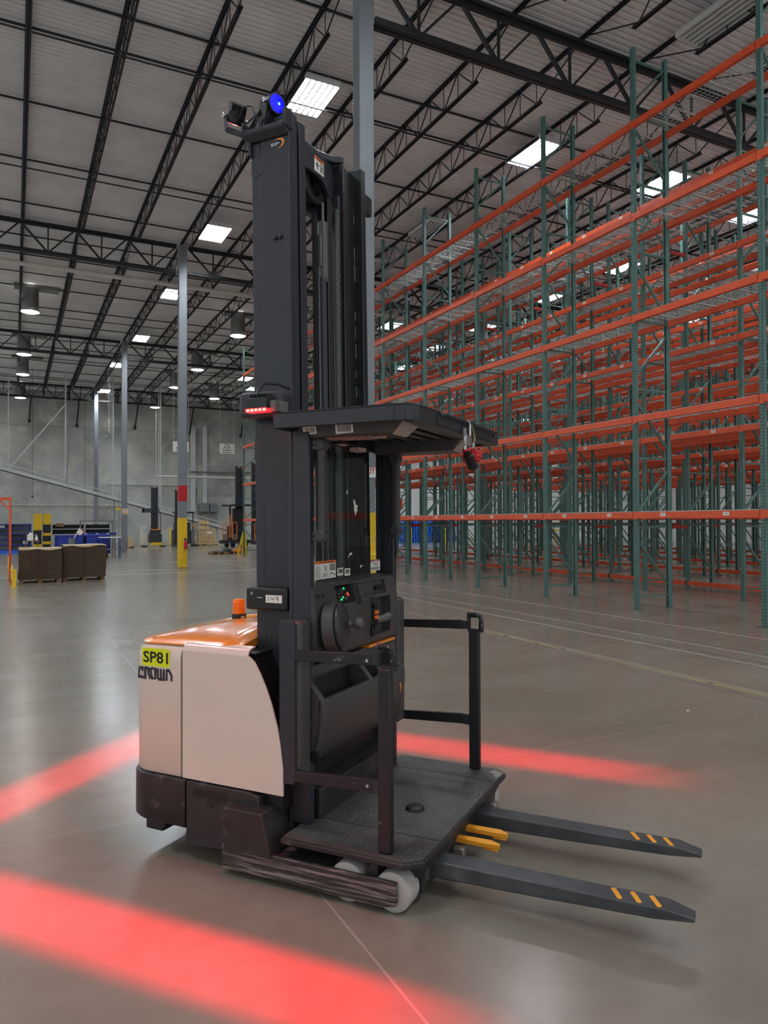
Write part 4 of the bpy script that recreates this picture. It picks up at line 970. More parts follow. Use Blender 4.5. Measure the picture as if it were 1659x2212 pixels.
# window
fr = MB()
g0, g1, h0, h1 = .19, 1.11, 1.30, 1.985
fr.box(-.69, -.645, g0, g1, h0 - .03, h0).box(-.69, -.65, g0, g1, h1, h1 + .035).box(-.69, -.645, g1 - .03, g1 + .02, h0 - .03, h1 + .03).box(-.69, -.66, g0 - .01, g0 + .01, h0, h1)
fr.box(-.65, -.64, g0, g1, h0 - .012, h0 + .004)
WF = fr.build('window_frame', M_PLASD, TK, bevel=.006)
MB().box(-.668, -.663, g0, g1 - .02, h0 - .01, h1 + .01).build('window_glass', M_GLASS, WF)
def sticker(v0, v1, z0, z1, kind, name='warning_sticker'):
    o = (-.6625, v0, z0); Y = (0, 1, 0); Z = (0, 0, 1); w_, h_ = v1 - v0, z1 - z0
    m_ = MB(); put_rect(m_, o, Y, Z, 0, w_, 0, h_, .0004)
    if kind in ('warn', 'danger'):
        m_.mat(1 if kind == 'warn' else 3); put_rect(m_, o, Y, Z, 0, w_, h_ * .84, h_, .001)
        m_.mat(2 if kind == 'warn' else 0); put_text(m_, 'WARNING' if kind == 'warn' else 'DANGER', o, Y, Z, w_ * .18, w_ * .9, h_ * .87, h_ * .97, .0015, True)
        m_.mat(2); nx = 3 if kind == 'warn' else 1
        for q in range(nx):
            xa = w_ * (q / nx + .03); xb = w_ * ((q + 1) / nx - .03)
            if q == 1 or nx == 1:
                stroke(m_, [(xa + (xb - xa) * .2, h_ * .75), (xa + (xb - xa) * .5, h_ * .6), (xa + (xb - xa) * .3, h_ * .45)], o, Y, Z, .003, .0015)
                stroke(m_, [(xa + (xb - xa) * .5, h_ * .6), (xa + (xb - xa) * .8, h_ * .7)], o, Y, Z, .003, .0015); stroke(m_, [(xa + (xb - xa) * .5, h_ * .6), (xa + (xb - xa) * .75, h_ * .42)], o, Y, Z, .003, .0015)
                rng_ = [h_ * (.12 + .06 * k) for k in range(4)]
            elif q == 2:
                m_.mat(4); put_rect(m_, o, Y, Z, xa, xb, h_ * .42, h_ * .8, .0014); m_.mat(2)
                stroke(m_, [(xa, h_ * .1), (xa + .01, h_ * .3), (xb, h_ * .16)], o, Y, Z, .003, .0015); rng_ = []
            else: rng_ = [h_ * (.1 + .075 * k) for k in range(9)]
            for zz in rng_: put_rect(m_, o, Y, Z, xa, xb - (xb - xa) * random.uniform(0, .35), zz, zz + .0018, .0015)
            if q: put_rect(m_, o, Y, Z, w_ * q / nx - .0005, w_ * q / nx, 0, h_ * .84, .0014)
    else:
        m_.mat(2); x = w_ * .18
        while x < w_ * .85:
            bw_ = random.uniform(.0008, .003); put_rect(m_, o, Y, Z, x, x + bw_, h_ * .3, h_ * .85, .0015); x += bw_ + random.uniform(.001, .0025)
    m_.build(name, [M_WHT, M_ORST, M_BLKINK, mat('danger_red_print', (170, 20, 30), .5), M_GREYP], WF)
sticker(.30, .505, 1.322, 1.41, 'warn'); sticker(.258, .292, 1.322, 1.36, 'bar', 'barcode_sticker'); sticker(.52, .58, 1.328, 1.366, 'bar', 'barcode_sticker'); sticker(.595, .655, 1.322, 1.36, 'bar', 'barcode_sticker'); sticker(.89, 1.01, 1.328, 1.39, 'danger')
torn = MB(); tO = (-.6625, .68, 1.63)
for P in ([(.01, .085), (.022, .05), (.018, .04), (.035, .0), (.04, .01), (.06, .035), (.052, .04), (.065, .055), (.04, .062), (.03, .08), (.016, .088)], [(-.065, .11), (-.06, .13), (-.055, .14), (-.05, .118)], [(-.05, -.22), (-.03, -.205), (.0, -.2), (-.01, -.19), (-.028, -.193)], [(.09, -.28), (.1, -.27), (.12, -.268), (.1, -.262), (.088, -.265)]):
    torn.add([(tO[0] + .0006, tO[1] + a, tO[2] + b) for a, b in P], [tuple(range(len(P)))])
torn.build('torn_paper_residue', M_WHT, WF)
# grab bars
def grab(v, u_, zt, zb, mir):
    s_ = -1 if mir else 1
    t = MB(); t.tube([(u_, v, zb - .01), (u_, v, zt + .01)], .021, 18); T_ = t.build('grab_bar', M_PLAS, TK, smooth=40)
    for z in (zt, zb):
        b = MB(); b.box(-.68, u_ - .002, v - s_ * .018, v - s_ * .024, z - .022, z + .022); b.lathe((u_ + .0, v - s_ * .026, z), (0, s_, 0), [(.022, 0), (.029, .006), (.03, .05), (.024, .058)], 20)
        b.build('grab_bar_bracket', M_PLAS, T_, smooth=35)
        f = MB()
        for a in (-.64, -.6):
            for c_ in (-.012, .012): f.lathe((a, v - s_ * .024, z + c_), (0, -s_, 0), [(.005, 0), (.004, .003)], 10)
        f.build('bracket_screw', M_CHROME, T_)
    if not mir:
        p = MB(); 
        for P in ([(-.002, .3), (.004, .34), (-.006, .37), (.012, .36), (.008, .3)], [(.006, .2), (.016, .21), (.014, .24), (.005, .235)]):
            p.add([(u_ + .0215 - .004, v - .012 + a * .8, zb + b * 1.05) for a, b in P], [tuple(range(len(P)))])
        p.build('peeled_tape', M_PINK, T_)
grab(.215, -.573, 1.955, 1.535, False); grab(1.055, -.58, 1.955, 1.55, True)
MB().tube([(-.6, 1.08, 1.52), (-.6, 1.1, 1.42), (-.62, 1.07, 1.32), (-.6, 1.02, 1.27)], .0045, 8).tube([(-.6, 1.03, 1.55), (-.6, 1.0, 1.48), (-.61, 1.02, 1.38), (-.61, 1.04, 1.35)], .0035, 8).build('cable', M_PLASD, TK, smooth=40)
# --- console
def curve(z):   # front surface of the console bulging to the front
    t_ = (z - .95) / .36; return -.63 + .055 * math.sin(math.pi * (.15 + .6 * max(0, min(1, 1 - t_))))
cn = MB()
prof = [(-.7, .96), (-.60, .955)] + [(curve(.97 + .33 * k / 10), .97 + .33 * k / 10) for k in range(11)] + [(-.7, 1.31)]
cn.prism(prof, .17, 1.06, 'y')
CN = cn.build('console', M_PLAS, TK, bevel=.01, seg=3)
cx = lambda z: curve(z)
def cutp(v0, v1, z0, z1, dep, t0=0, t1=0): return MB().prism([(cx(z0) + .05, z0 + t0), (cx(z0) - dep, z0 + t0 * .2), (cx(z1) - dep, z1 - t1), (cx(z1) + .05, z1)], v0, v1, 'y')
cut(CN, [cutp(.38, .575, 1.2, 1.29, .04), cutp(.62, .93, 1.215, 1.285, .018), cutp(.735, .965, 1.0, 1.195, .05)])
# display recess and pod
c = MB(); c.prism([(cx(1.29) - .03, 1.285), (cx(1.2) - .002, 1.203), (cx(1.2) - .034, 1.203), (cx(1.29) - .034, 1.288)], .385, .57, 'y'); DS = c.build('display_panel', M_PLASD, CN)
c = MB(); oD = (cx(1.2) - .001, .405, 1.207); sl_ = Vector((cx(1.29) - cx(1.2) - .028, 0, .082)).normalized()
def dd(mb, x0, x1, y0, y1, l=.002): put_rect(mb, oD, (0, 1, 0), sl_, x0, x1, y0, y1, l)
dd(c, .01, .02, .03, .034); dd(c, .03, .042, .014, .018); dd(c, .05, .056, .03, .035); dd(c, .065, .075, .012, .02); dd(c, .085, .094, .02, .024); dd(c, .02, .045, .045, .048); dd(c, .055, .07, .05, .053)
c.mat(1); dd(c, .09, .1, .064, .074); dd(c, .045, .056, .02, .028); dd(c, .02, .034, .01, .018); c.mat(2); dd(c, .105, .116, .028, .046)
c.build('indicator_marks', [M_GREYP, M_GRNL, M_REDI], DS)
c = MB(); c.prism([(cx(1.3) - .02, 1.3), (cx(1.28) + .022, 1.285), (cx(1.19) + .03, 1.19), (cx(1.19) - .01, 1.18)], .585, .6, 'y'); c.build('console_fin', M_PLAS, CN, bevel=.003)
# right-hand control bay
c = MB(); c.prism([(cx(1.2) + .004, 1.205), (cx(1.03) + .012, 1.03), (cx(1.03), 1.02), (cx(1.2) - .01, 1.2)], .72, .77, 'y'); CP = c.build('switch_panel', M_PLASD, CN, bevel=.002)
c = MB(); ob = (cx(1.12) + .012, .685, 1.12); c.box(ob[0], ob[0] + .008, .735, .775, 1.09, 1.106).box(ob[0], ob[0] + .008, .735, .775, 1.116, 1.132); c.build('orange_switch', M_ORST, CP)
c = MB(); c.box(ob[0] - .004, ob[0] + .006, .73, .765, 1.145, 1.168).box(ob[0], ob[0] + .006, .735, .775, 1.045, 1.065).build('black_switch', M_PLASD, CP)
c = MB(); c.tube([(ob[0] - .01, .775, 1.08), (ob[0] + .01, .82, 1.085), (ob[0] + .012, .88, 1.09)], [.016, .02, .021], 16); c.tube([(ob[0] + .012, .88, 1.09), (ob[0] + .014, .897, 1.092)], [.021, .012], 16)
c.build('control_grip', mat('grey_worn_plastic', (92, 92, 88), .45), CN, smooth=50)
c = MB()
for k in range(3): c.box(cx(1.24) - .012, cx(1.24) - .002, .82 + k * .028, .84 + k * .028, 1.232, 1.258)
c.build('key_switch', M_PLASD, CN, bevel=.002)
c = MB(); c.lathe((cx(1.02) - .0, .745, 1.018), (1, 0, 0), [(.02, 0), (.02, .012), (.01, .014)], 16).build('key_lock', M_PLASD, CN, smooth=30)
c = MB(); put_text(c, '81', (cx(1.25) + .006, .19, 1.245), (0, 1, 0), sl_, 0, .07, 0, .03, .002); c.build('scratched_number', mat('faint_scratch', (40, 40, 41), .5), CN)
c = MB(); c.box(-.66, -.585, .72, 1.04, .94, .953); c.build('orange_trim', M_HOOD, CN)
# steering wheel, low and tilted
sc_ = Vector((-.505, .30, 1.11)); sd = Vector((1, .28, .1)).normalized()
s = MB(); s.lathe(sc_ - sd * .085, sd, [(.1, 0), (.118, .01), (.118, .06), (.112, .064)], 40); s.build('steering_hub', M_PLAS, CN, smooth=35)
s = MB(); s.lathe(sc_ - sd * .02, sd, [(.104, 0), (.112, .006), (.112, .016), (.1, .026), (.06, .032), (.02, .034)], 40); SW = s.build('steering_wheel', mat('dark_wheel_plastic', (50, 50, 52), .35, bump=.15, bscale=300), TK, smooth=50)
kb = sc_ + Vector((.012, .035, .01)); s = MB(); s.lathe(kb, sd, [(.018, 0), (.013, .012), (.014, .02), (.025, .03), (.03, .045), (.027, .06), (.015, .068)], 24); s.build('steering_knob', mat('worn_knob_plastic', (84, 84, 80), .4, var=.15, scale=30), SW, smooth=60)
# --- lower storage panel
lp = MB(); lp.prism([(-.7, .94), (-.6, .94), (-.6, .89), (-.7, .89)], .17, 1.07, 'y')
fpz = [(-.545, .79), (-.536, .765), (-.538, .70), (-.548, .62), (-.57, .55), (-.605, .50), (-.65, .475), (-.7, .47), (-.7, .5), (-.65, .5), (-.6, .56), (-.58, .64), (-.57, .72), (-.57, .79)]
lp.prism(fpz, .17, 1.07, 'y')
for v0 in (.17, .66, 1.03):
    lp.prism([(-.7, .90), (-.63, .885), (-.546, .79), (-.56, .6), (-.63, .5), (-.7, .5)], v0, v0 + .035, 'y')
lp.prism([(-.7, .94), (-.63, .93), (-.628, .87), (-.7, .87)], .17, 1.07, 'y')
LP = lp.build('storage_bin', M_PLAS, TK, bevel=.005)
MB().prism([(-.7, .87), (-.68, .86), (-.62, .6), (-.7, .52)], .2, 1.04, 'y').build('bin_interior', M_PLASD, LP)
c = MB(); P = [(0, .04), (.012, .05), (.026, .042), (.032, .022), (.02, 0), (.012, -.002), (.018, .02), (.014, .034)]; c.add([(-.5355, .985 + a, .66 + b) for a, b in P], [tuple(range(len(P)))]); c.build('orange_swoosh', M_HOOD, LP)
MB().lathe((-.58, .168, .53), (0, -1, 0), [(.03, 0), (.028, .002)], 24).build('round_plug', M_PLASD, LP)
# --- overhead guard
gp = [(-.72, .04), (-.12, .04), (-.075, .05), (-.045, .075), (-.035, .11), (-.035, 1.22), (-.04, 1.236), (-.72, 1.236)]
gd = MB(); gd.prism(gp, 2.078, 2.092)
def wall_loop(mb, P, t_, z0, z1):
    c0 = Vector((sum(p[0] for p in P) / len(P), sum(p[1] for p in P) / len(P)))
    n = len(P)
    for i in range(n):
        a = P[i]; b = P[(i + 1) % n]
        def ins(p): return (p[0] + (t_ if p[0] < c0.x else -t_), p[1] + (t_ if p[1] < c0.y else -t_))
        A_, B_ = ins(a), ins(b); mb.hexa([(*a, z0), (*b, z0), (*B_, z0), (*A_, z0)], [(*a, z1), (*b, z1), (*B_, z1), (*A_, z1)])
wall_loop(gd, gp, .018, 2.02, 2.092)
GD = gd.build('overhead_guard', M_BLK, TK, bevel=.003)
c = MB(); c.box(-.7, -.14, .06, .16, 2.04, 2.078)
for k in range(7): c.box(-.68 + k * .085, -.635 + k * .085, .25, 1.2, 2.03, 2.078)
c.box(-.1, -.05, .1, 1.2, 2.02, 2.078).box(-.71, -.66, .06, 1.2, 2.03, 2.078); c.build('guard_ribs', M_BLK, GD)
for v0, v1, z0 in ((.175, .36, 1.985), (.93, 1.12, 1.975)):
    b = MB(); b.hexa([(-.66, v0, z0), (-.2, v0, z0), (-.2, v1, z0), (-.66, v1, z0)], [(-.68, v0 - .02, 2.06), (-.13, v0 - .02, 2.06), (-.13, v1 + .02, 2.06), (-.68, v1 + .02, 2.06)])
    H = b.build('dome_lamp', M_PLAS, GD, bevel=.008)
    l = MB(); l.hexa([(-.205, v0 + .02, z0 - .002), (-.195, v0 + .02, z0 - .002), (-.195, v1 - .02, z0 - .002), (-.205, v1 - .02, z0 - .002)], [(-.2, v0 + .01, 2.045), (-.12, v0 + .01, 2.045), (-.12, v1 - .01, 2.045), (-.2, v1 - .01, 2.045)])
    l.build('lamp_lens', M_LENS, H, bevel=.008)
pp = MB()
def paper(P, z, barcode=None, mi=0):
    pp.mat(mi); pp.add([(a, b, z) for a, b in P], [tuple(range(len(P)))[::-1]])
paper([(-.56, .2), (-.42, .19), (-.3, .21), (-.25, .25), (-.3, .33), (-.45, .34), (-.55, .3)], 1.9835, mi=1)
for k in range(18):
    a = -.53 + (k % 6) * .042; b = .215 + (k // 6) * .036; pp.mat(2); pp.add([(a, b, 1.983), (a + .026, b, 1.983), (a + .026, b + .018, 1.983), (a, b + .018, 1.983)], [(3, 2, 1, 0)])
pp.mat(0)
for (u0, u1, z0, z1) in ((-.64, -.57, 2.0, 2.035), (-.47, -.38, 1.995, 2.045)):
    pp.add([(u0, .1685, z0), (u1, .1685, z0 + .003), (u1, .1595, z1 + .003), (u0, .1595, z1)], [(0, 1, 2, 3)])
    x = u0 + .012; pp.mat(2)
    while x < u1 - .01: pp.add([(x, .166, z0 + .008), (x + .002, .166, z0 + .008), (x + .002, .1605, z1 - .006), (x, .1605, z1 - .006)], [(0, 1, 2, 3)]); x += random.uniform(.0035, .006)
    pp.mat(0)
pp.build('paper_labels', [M_WHT, M_PINK, M_BLKINK], GD)
c = MB(); c.box(-.69, -.6, .45, .62, 1.99, 2.0); c.mat(1).box(-.655, -.62, .5, .56, 1.985, 1.99).box(-.655, -.6, .64, .72, 1.965, 1.985); c.mat(0).box(-.66, -.6, .62, .74, 1.985, 2.03); c.build('reader_box', [M_PLASD, M_PINK], GD)
# tie bar along the guard front
c = MB(); c.tube([(-.03, .33, 2.075), (-.012, .36, 2.078), (-.012, 1.02, 2.078), (-.012, 1.06, 2.07), (-.014, 1.075, 2.05)], .0075, 10); c.box(-.036, -.03, .3, 1.1, 2.03, 2.072); c.build('tie_off_bar', M_BLK, GD, smooth=40)

# --- retractable lanyard hanging on the tie-off bar (local truck axes via its own empty)
LY = thing('retractable_lanyard', 'red and black self-retracting lanyard with silver snap hook hanging from the cab roof front', 'lanyard', (0, 0, 0), 0)
LY.parent = None
LY.matrix_world = Matrix.Translation((1.444, 2.556, 0)) @ Matrix.Rotation(TA, 4, 'Z') @ Matrix.Translation((-.012, .685, 1.955)) @ Matrix.Diagonal((1, .95, .7, 1))
def hook(o, s_, name, mt, th_, pts, closed=False):
    return MB().tube([Vector(o) + Vector((0, a * s_, b * s_)) for a, b in pts], th_, 10, closed).build(name, mt, LY, smooth=50)
# silver double-gate snap hook (plates in the v-z plane)
sh = MB(); ZS = .0
sh.prism([(-.1, .085), (-.075, .09), (-.07, .12), (-.085, .135), (-.1, .125)], -.004, .006, 'x')
sh.prism([(-.1, .09), (-.065, .075), (-.045, .085), (-.03, .075), (-.025, .02), (-.035, .01), (-.095, .005), (-.102, .02)], .0, .014, 'x')
sh.prism([(-.096, .01), (-.075, .012), (-.078, -.005), (-.062, -.015), (-.05, .01), (-.03, .008), (-.05, -.03), (-.075, -.035), (-.094, -.02)], .0, .01, 'x')
sh.tube([(0.007, -.035, .02), (0.007, -.03, .1), (.007, -.028, .16), (.004, -.04, .178), (0, -.056, .182), (-.01, -.07, .17)], .0075, 10)
SH = sh.build('snap_hook', M_CHROME, LY, bevel=.001)
MB().tube([(.008, -.085, .015), (.01, -.06, .04), (.01, -.045, .05)], .004, 8).lathe((.012, -.09, .015), (1, 0, 0), [(.006, 0), (.005, .004)], 10).lathe((.012, -.055, .035), (1, 0, 0), [(.006, 0), (.005, .004)], 10).build('hook_gate', M_CHROME, SH)
hook((.0, 0, 0), 1, 'carabiner', M_GOLD, .0055, [(-.022, .155), (-.01, .172), (.012, .172), (.03, .155), (.062, .09), (.064, .065), (.05, .045), (.03, .04), (.01, .05), (-.008, .085), (-.014, .12)], True)
MB().box(.0, .014, .016, .034, .0, .045).build('swivel_eye', M_CHROME, LY, bevel=.003)
sb = MB(); ax = Vector((0, .66, -.75)).normalized(); p0 = Vector((.005, -.082, -.012))
sb.lathe(p0, ax, [(.008, 0), (.02, .006), (.021, .03), (.017, .034), (.016, .05), (.024, .056), (.026, .15), (.024, .165), (.012, .172)], 18)
SBk = sb.build('shock_pack', M_PLASD, LY, smooth=35)
MB().lathe(p0 + ax * .0, ax, [(.009, .0), (.0212, .0065), (.0216, .01)], 18).build('red_collar', M_REDPL, LY, smooth=35)
rd = MB(); c0 = Vector((.0, .03, -.055)); dn = Vector((.55, .8, -.15)).normalized()
rd.lathe(c0 - dn * .035, dn, [(.02, 0), (.04, .004), (.052, .02), (.054, .05), (.046, .058), (.03, .06)], 28)
for k in range(14):
    a = 2 * math.pi * k / 14; u2 = dn.cross(Vector((0, 0, 1))).normalized(); v2 = u2.cross(dn)
    pc = c0 + (u2 * math.cos(a) + v2 * math.sin(a)) * .053; rd.bar(pc - dn * .02, pc + dn * .022, .007, .007)
rd.build('retractor_housing', M_REDPL, LY, smooth=30)
# small floor litter
for (x, y, s_, lb) in ((5.05, 4.35, .02, 'tiny white scrap on the floor at the right edge'), (2.6, 2.2, .0, ''),):
    if not lb: continue
    m_ = MB(); m_.prism([(0, 0), (s_ * 1.6, s_ * .3), (s_ * 1.4, s_ * .9), (s_ * .3, s_)], 0, .004); o = m_.build('paper_scrap', M_WHT); o.location = (x, y, 0); tag(o, lb, 'litter')

# ================================================================== BACKGROUND THINGS
M_CARD = mat('shaded_brown_cardboard', (78, 61, 45), .8, var=.12, scale=3); M_CARDT = mat('pale_cardboard_top', (196, 172, 140), .8, var=.08, scale=2)  # side brown holds its shade in the colour besides the dark sheet edges
M_WOOD = mat('pale_pallet_wood', (214, 184, 132), .7, var=.14, scale=5); M_WOODD = mat('old_pallet_wood', (134, 104, 76), .75, var=.2, scale=5)
M_BLUE = mat('royal_blue_plastic', (22, 50, 150), .4, var=.12, scale=3); M_BLUEP = mat('bright_blue_plastic', (40, 110, 220), .4, var=.12, scale=3)
M_BLKP = mat('black_plastic', (34, 34, 38), .45, var=.1); M_GREY = mat('mid_grey_paint', (112, 118, 120), .5, var=.06); M_LGREY = mat('light_grey_paint', (190, 194, 194), .5, var=.05)
M_ORP = mat('orange_truck_paint', (238, 130, 40), .4); M_CREAM = mat('cream_truck_paint', (214, 206, 188), .4)
M_TRK = mat('dark_truck_grey', (50, 52, 58), .45, var=.12, scale=4)
def pallet(x, y, w_, d_, label, z=0, mt=None, h=.12, group=None, name='wooden_pallet', cat='pallet'):
    mt = mt or M_WOODD; mb = MB()
    for i in range(3):
        mb.box(i * (w_ - .1) / 2, i * (w_ - .1) / 2 + .1, 0, d_, .015, h - .018)
    for j in range(7): mb.box(0, w_, j * (d_ - .09) / 6, j * (d_ - .09) / 6 + .09, h - .018, h)
    for j in (0, 3, 6): mb.box(0, w_, j * (d_ - .09) / 6, j * (d_ - .09) / 6 + .09, 0, .015)
    o = mb.build(name, mt); o.location = (x, y, z); return tag(o, label, cat, group)
# cardboard bales
def bale(x, y, w_, d_, z0, h, label, seed):
    rnd = random.Random(seed); mb = MB(); n_ = 34; st = h / n_
    for i in range(n_):
        a, b, c, d = [rnd.uniform(-.012, .006) for _ in range(4)]; lean_ = .02 * math.sin(i / n_ * 3)
        mb.box(a + lean_, w_ + b + lean_, c, d_ + d, i * st, (i + 1) * st - .003)
    o = mb.build('cardboard_stack', M_CARD); o.location = (x, y, z0); tag(o, label, 'cardboard')
    t = MB()
    def topf(a, b): return (w_ * a - .01 + .03 * math.sin(h), d_ * b - .02 * 1, h + .004 + .025 * math.sin(math.pi * a) * math.sin(math.pi * b) + .01 * math.sin(7 * a + seed))
    t.grid(topf, 16, 10); t.grid(lambda a, b: (topf(a, 0)[0], -.022, topf(a, 0)[2] - .05 * b * abs(math.sin(5 * a + seed))), 16, 1, True)
    t.build('top_sheet', M_CARDT, o)
    s = MB(); 
    for xs in ((.28, .5) if seed == 1 else (.45, .52)): s.box(w_ * xs, w_ * xs + (.16 if seed == 1 else .03), -.014, -.006, .02, h - .03)
    s.build('dark_fold_band', mat('dark_brown_fold', (70, 48, 34), .85), o)
pallet(.12, 21.35, 1.0, 1.0, 'old wooden pallet under the left cardboard bale'); pallet(1.2, 21.7, 1.06, 1.0, 'old wooden pallet under the right cardboard bale')
bale(.1, 21.3, 1.04, 1.05, .12, .8, 'left stack of flattened brown cardboard beside the yellow guard rail', 1)
bale(1.18, 21.65, 1.1, 1.05, .12, .86, 'right stack of flattened brown cardboard, nearer the columns', 2)
# yellow guard rail + orange portal
t = thing('guard_rail', 'low yellow floor guard rail at the left edge beside the cardboard', 'guard rail', (-.04, 20.5, 0))
MB().box(0, .1, 0, .1, 0, .43).box(-.03, .13, -.03, .13, 0, .012).build('post', M_YEL, t, bevel=.01); MB().box(-.14, -.04, 6.4, 6.5, 0, .5).build('post', M_YEL, t, bevel=.01)
r_ = MB(); r_.hexa([(.0, .08, .12), (.05, .08, .12), (-.07, 6.4, .12), (-.12, 6.4, .12)], [(.0, .08, .4), (.05, .08, .4), (-.07, 6.4, .4), (-.12, 6.4, .4)]); r_.build('rail', M_YEL, t)
t = thing('orange_gantry', 'orange steel portal frame rising behind the yellow guard rail, left edge', 'frame', (-.09, 22.5, 0))
MB().box(-.03, .03, -.03, .03, 0, 2.31).build('upright', M_ORNG, t, bevel=.004); MB().box(-2.5, -.03, -.03, .03, 2.22, 2.3).build('top_rail', M_ORNG, t); MB().bar((-.03, 0, 2.0), (-.3, 0, 2.26), .04).build('corner_brace', M_ORNG, t); MB().box(-2.56, -2.5, -.03, .03, 0, 2.31).build('upright', M_ORNG, t)
# table with jugs
t = thing('small_table', 'small brown table behind the left cardboard bale', 'table', (.33, 28, 0))
MB().box(0, .45, 0, .35, .96, .995).build('tabletop', M_WOODD, t)
for x, y in ((.02, .02), (.4, .02), (.02, .3), (.4, .3)): MB().box(x, x + .03, y, y + .03, 0, .96).build('leg', M_WOODD, t)
o = MB().prism(rrect(-.1, .1, -.07, .07, .03), 0, .2).lathe((0, 0, .2), (0, 0, 1), [(.07, 0), (.03, .04), (.025, .075)], 16).tube([(.04, 0, .24), (.075, 0, .23), (.085, 0, .17)], .012, 8).build('jug', M_WHT, bevel=.008); o.location = (.51, 28.15, .995); tag(o, 'white plastic jug on the small brown table', 'jug')
o = MB().lathe((0, 0, 0), (0, 0, 1), [(.045, 0), (.05, .02), (.045, .1), (.015, .15), (.014, .18)], 16).box(-.05, .02, -.012, .012, .18, .2).build('spray_bottle', M_WHT, smooth=40); o.location = (.7, 28.12, .995); tag(o, 'white spray bottle beside the jug on the small table', 'bottle')
# blue shelving
t = thing('shelving_unit', 'long blue shelving unit by the back left, behind the orange portal', 'shelving', (-2.2, 43, 0))
for x in (0, 1.0, 2.0, 2.98): MB().box(x, x + .05, 0, .6, 0, 1.54).build('upright', M_BLUE, t)
for z in (.15, .45, .72, 1.0, 1.3, 1.5): MB().box(0, 3.03, 0, .6, z, z + .05).build('shelf', M_BLUE, t); 
MB().box(0, 3.0, .58, .6, .15, 1.5).build('back_panel', M_LGREY, t); MB().box(0, 3.0, -.01, 0, 0, .15).build('kick_plate', M_BLUEP, t)
rnd = random.Random(4)
for r in range(4):
    for c in range(8):
        if rnd.random() < .55: continue
        o = MB().box(0, .24, 0, .4, 0, .16).box(.02, .22, -.004, 0, .03, .1).build('storage_box', M_LGREY if rnd.random() < .6 else M_BLKP); z = (.5, .77, 1.05, 1.35)[r]
        if z > 1.3: o.scale = (1, 1, .8)
        xx = -2.2 + .1 + c * .36; o.location = (xx, 43.05, z); tag(o, 'small bin on the %s shelf of the blue unit, %s from the right' % (('low', 'middle', 'upper', 'top')[r], ORD[7 - c]), 'bin', 'small bins on the blue shelving')
# totes
def tote(x, y, z, mt, label, group, w_=.38, h=.1, d_=.55):
    mb = MB(); mb.hexa([(.02, .02, 0), (w_ - .02, .02, 0), (w_ - .02, d_ - .02, 0), (.02, d_ - .02, 0)], [(.008, .008, h * .8), (w_ - .008, .008, h * .8), (w_ - .008, d_ - .008, h * .8), (.008, d_ - .008, h * .8)])
    mb.box(0, w_, 0, d_, h * .78, h); mb.box(w_ * .35, w_ * .65, -.012, .01, h * .5, h * .7)
    o = mb.build('plastic_tote', mt); o.location = (x, y, z); tag(o, label, 'tote', group)
pallet(.83, 40, .9, .62, 'pallet under the black and yellow tote stacks', mt=M_WOODD)
def stackname(i, n): return 'topmost' if i == n - 1 else ('bottom' if i == 0 else ORD[i] + ' from the bottom')
for ci, (x, pat) in enumerate(((.86, 'kkykkkkkyyyyyy'), (1.28, 'kkkykkykkkyyyy'))):
    for i, ch in enumerate(pat):
        hh = .14 if i < 10 else .1
        z = .12 + min(i, 10) * .14 + max(0, i - 10) * .135
        tote(x, 40, z, M_YEL if ch == 'y' else M_BLKP, '%s plastic tote in the %s tote stack, %s' % ('yellow' if ch == 'y' else 'black', 'taller left' if ci == 0 else 'lower right', stackname(i, len(pat))), 'stacked plastic totes', h=.138 if i < 10 else .132)
# flow rack behind
t = thing('flow_rack', 'long light grey shelving behind the tote stacks and blue bins', 'shelving', (1.75, 42, 0))
for x in (0, 1.6, 2.9): MB().box(x, x + .05, 0, .7, 0, 1.62).build('upright', M_LGREY, t)
for z in (.5, .95, 1.25, 1.58): MB().box(0, 2.95, 0, .7, z, z + .035).build('shelf', M_LGREY, t)
MB().box(.2, .6, -.03, 0, 1.4, 1.58).build('dark_panel', M_WOODD, t); MB().box(0, 2.9, .66, .68, 1.0, 1.5).build('back_panel', M_BLKP, t)
# blue bulk bins
for x, w_, lb in ((1.67, 1.19, 'left big blue plastic bulk bin behind the cardboard'), (2.92, 1.08, 'right big blue plastic bulk bin beside the work table')):
    t = thing('bulk_bin', lb, 'bin', (x, 36, 0)); mb = MB()
    for a, b, c, d in ((0, w_, 0, .04), (0, w_, .86, .9), (0, .04, 0, .9), (w_ - .04, w_, 0, .9)): mb.box(a, b, c, d, .2, 1.03)
    mb.box(0, w_, 0, .9, .18, .22).box(-.02, w_ + .02, -.02, .92, .99, 1.04)
    for i in range(5): mb.box(.1 + i * (w_ - .2) / 4 - .015, .1 + i * (w_ - .2) / 4 + .015, -.015, 0, .22, .99)
    mb.build('shell', M_BLUE, t, bevel=.01)
    for x2 in (.08, w_ - .16):
        for y2 in (.1, .75): MB().lathe((x2, y2, .08), (1, 0, 0), [(.08, 0), (.08, .05)], 16).box(x2, x2 + .05, y2 - .03, y2 + .03, .08, .19).build('caster', M_BLKP, t)
o = MB().lathe((0, 0, 0), (0, 0, 1), [(.09, 0), (.12, 1.0), (.125, 1.02), (.11, 1.02), (.1, .9)], 20).build('waste_bin', M_GREY, smooth=40); o.location = (1.96, 30, 0); tag(o, 'slim grey waste bin in front of the blue bins', 'bin')
t = thing('sign_paddle', 'white and red diamond paddle on a pole leaning out of the grey bin', 'sign', (1.98, 30, .55))
MB().bar((0, 0, .37), (.25, 0, .85), .025).build('pole', M_WHT, t); MB().prism([(.13, .7), (.26, .57), (.39, .7), (.26, .83)], -.01, .01, 'y').build('board', M_WHT, t); MB().prism([(.31, .79), (.39, .7), (.31, .6), (.34, .58), (.43, .7), (.31, .83)], -.012, .012, 'y').build('red_edge', M_REDP, t)
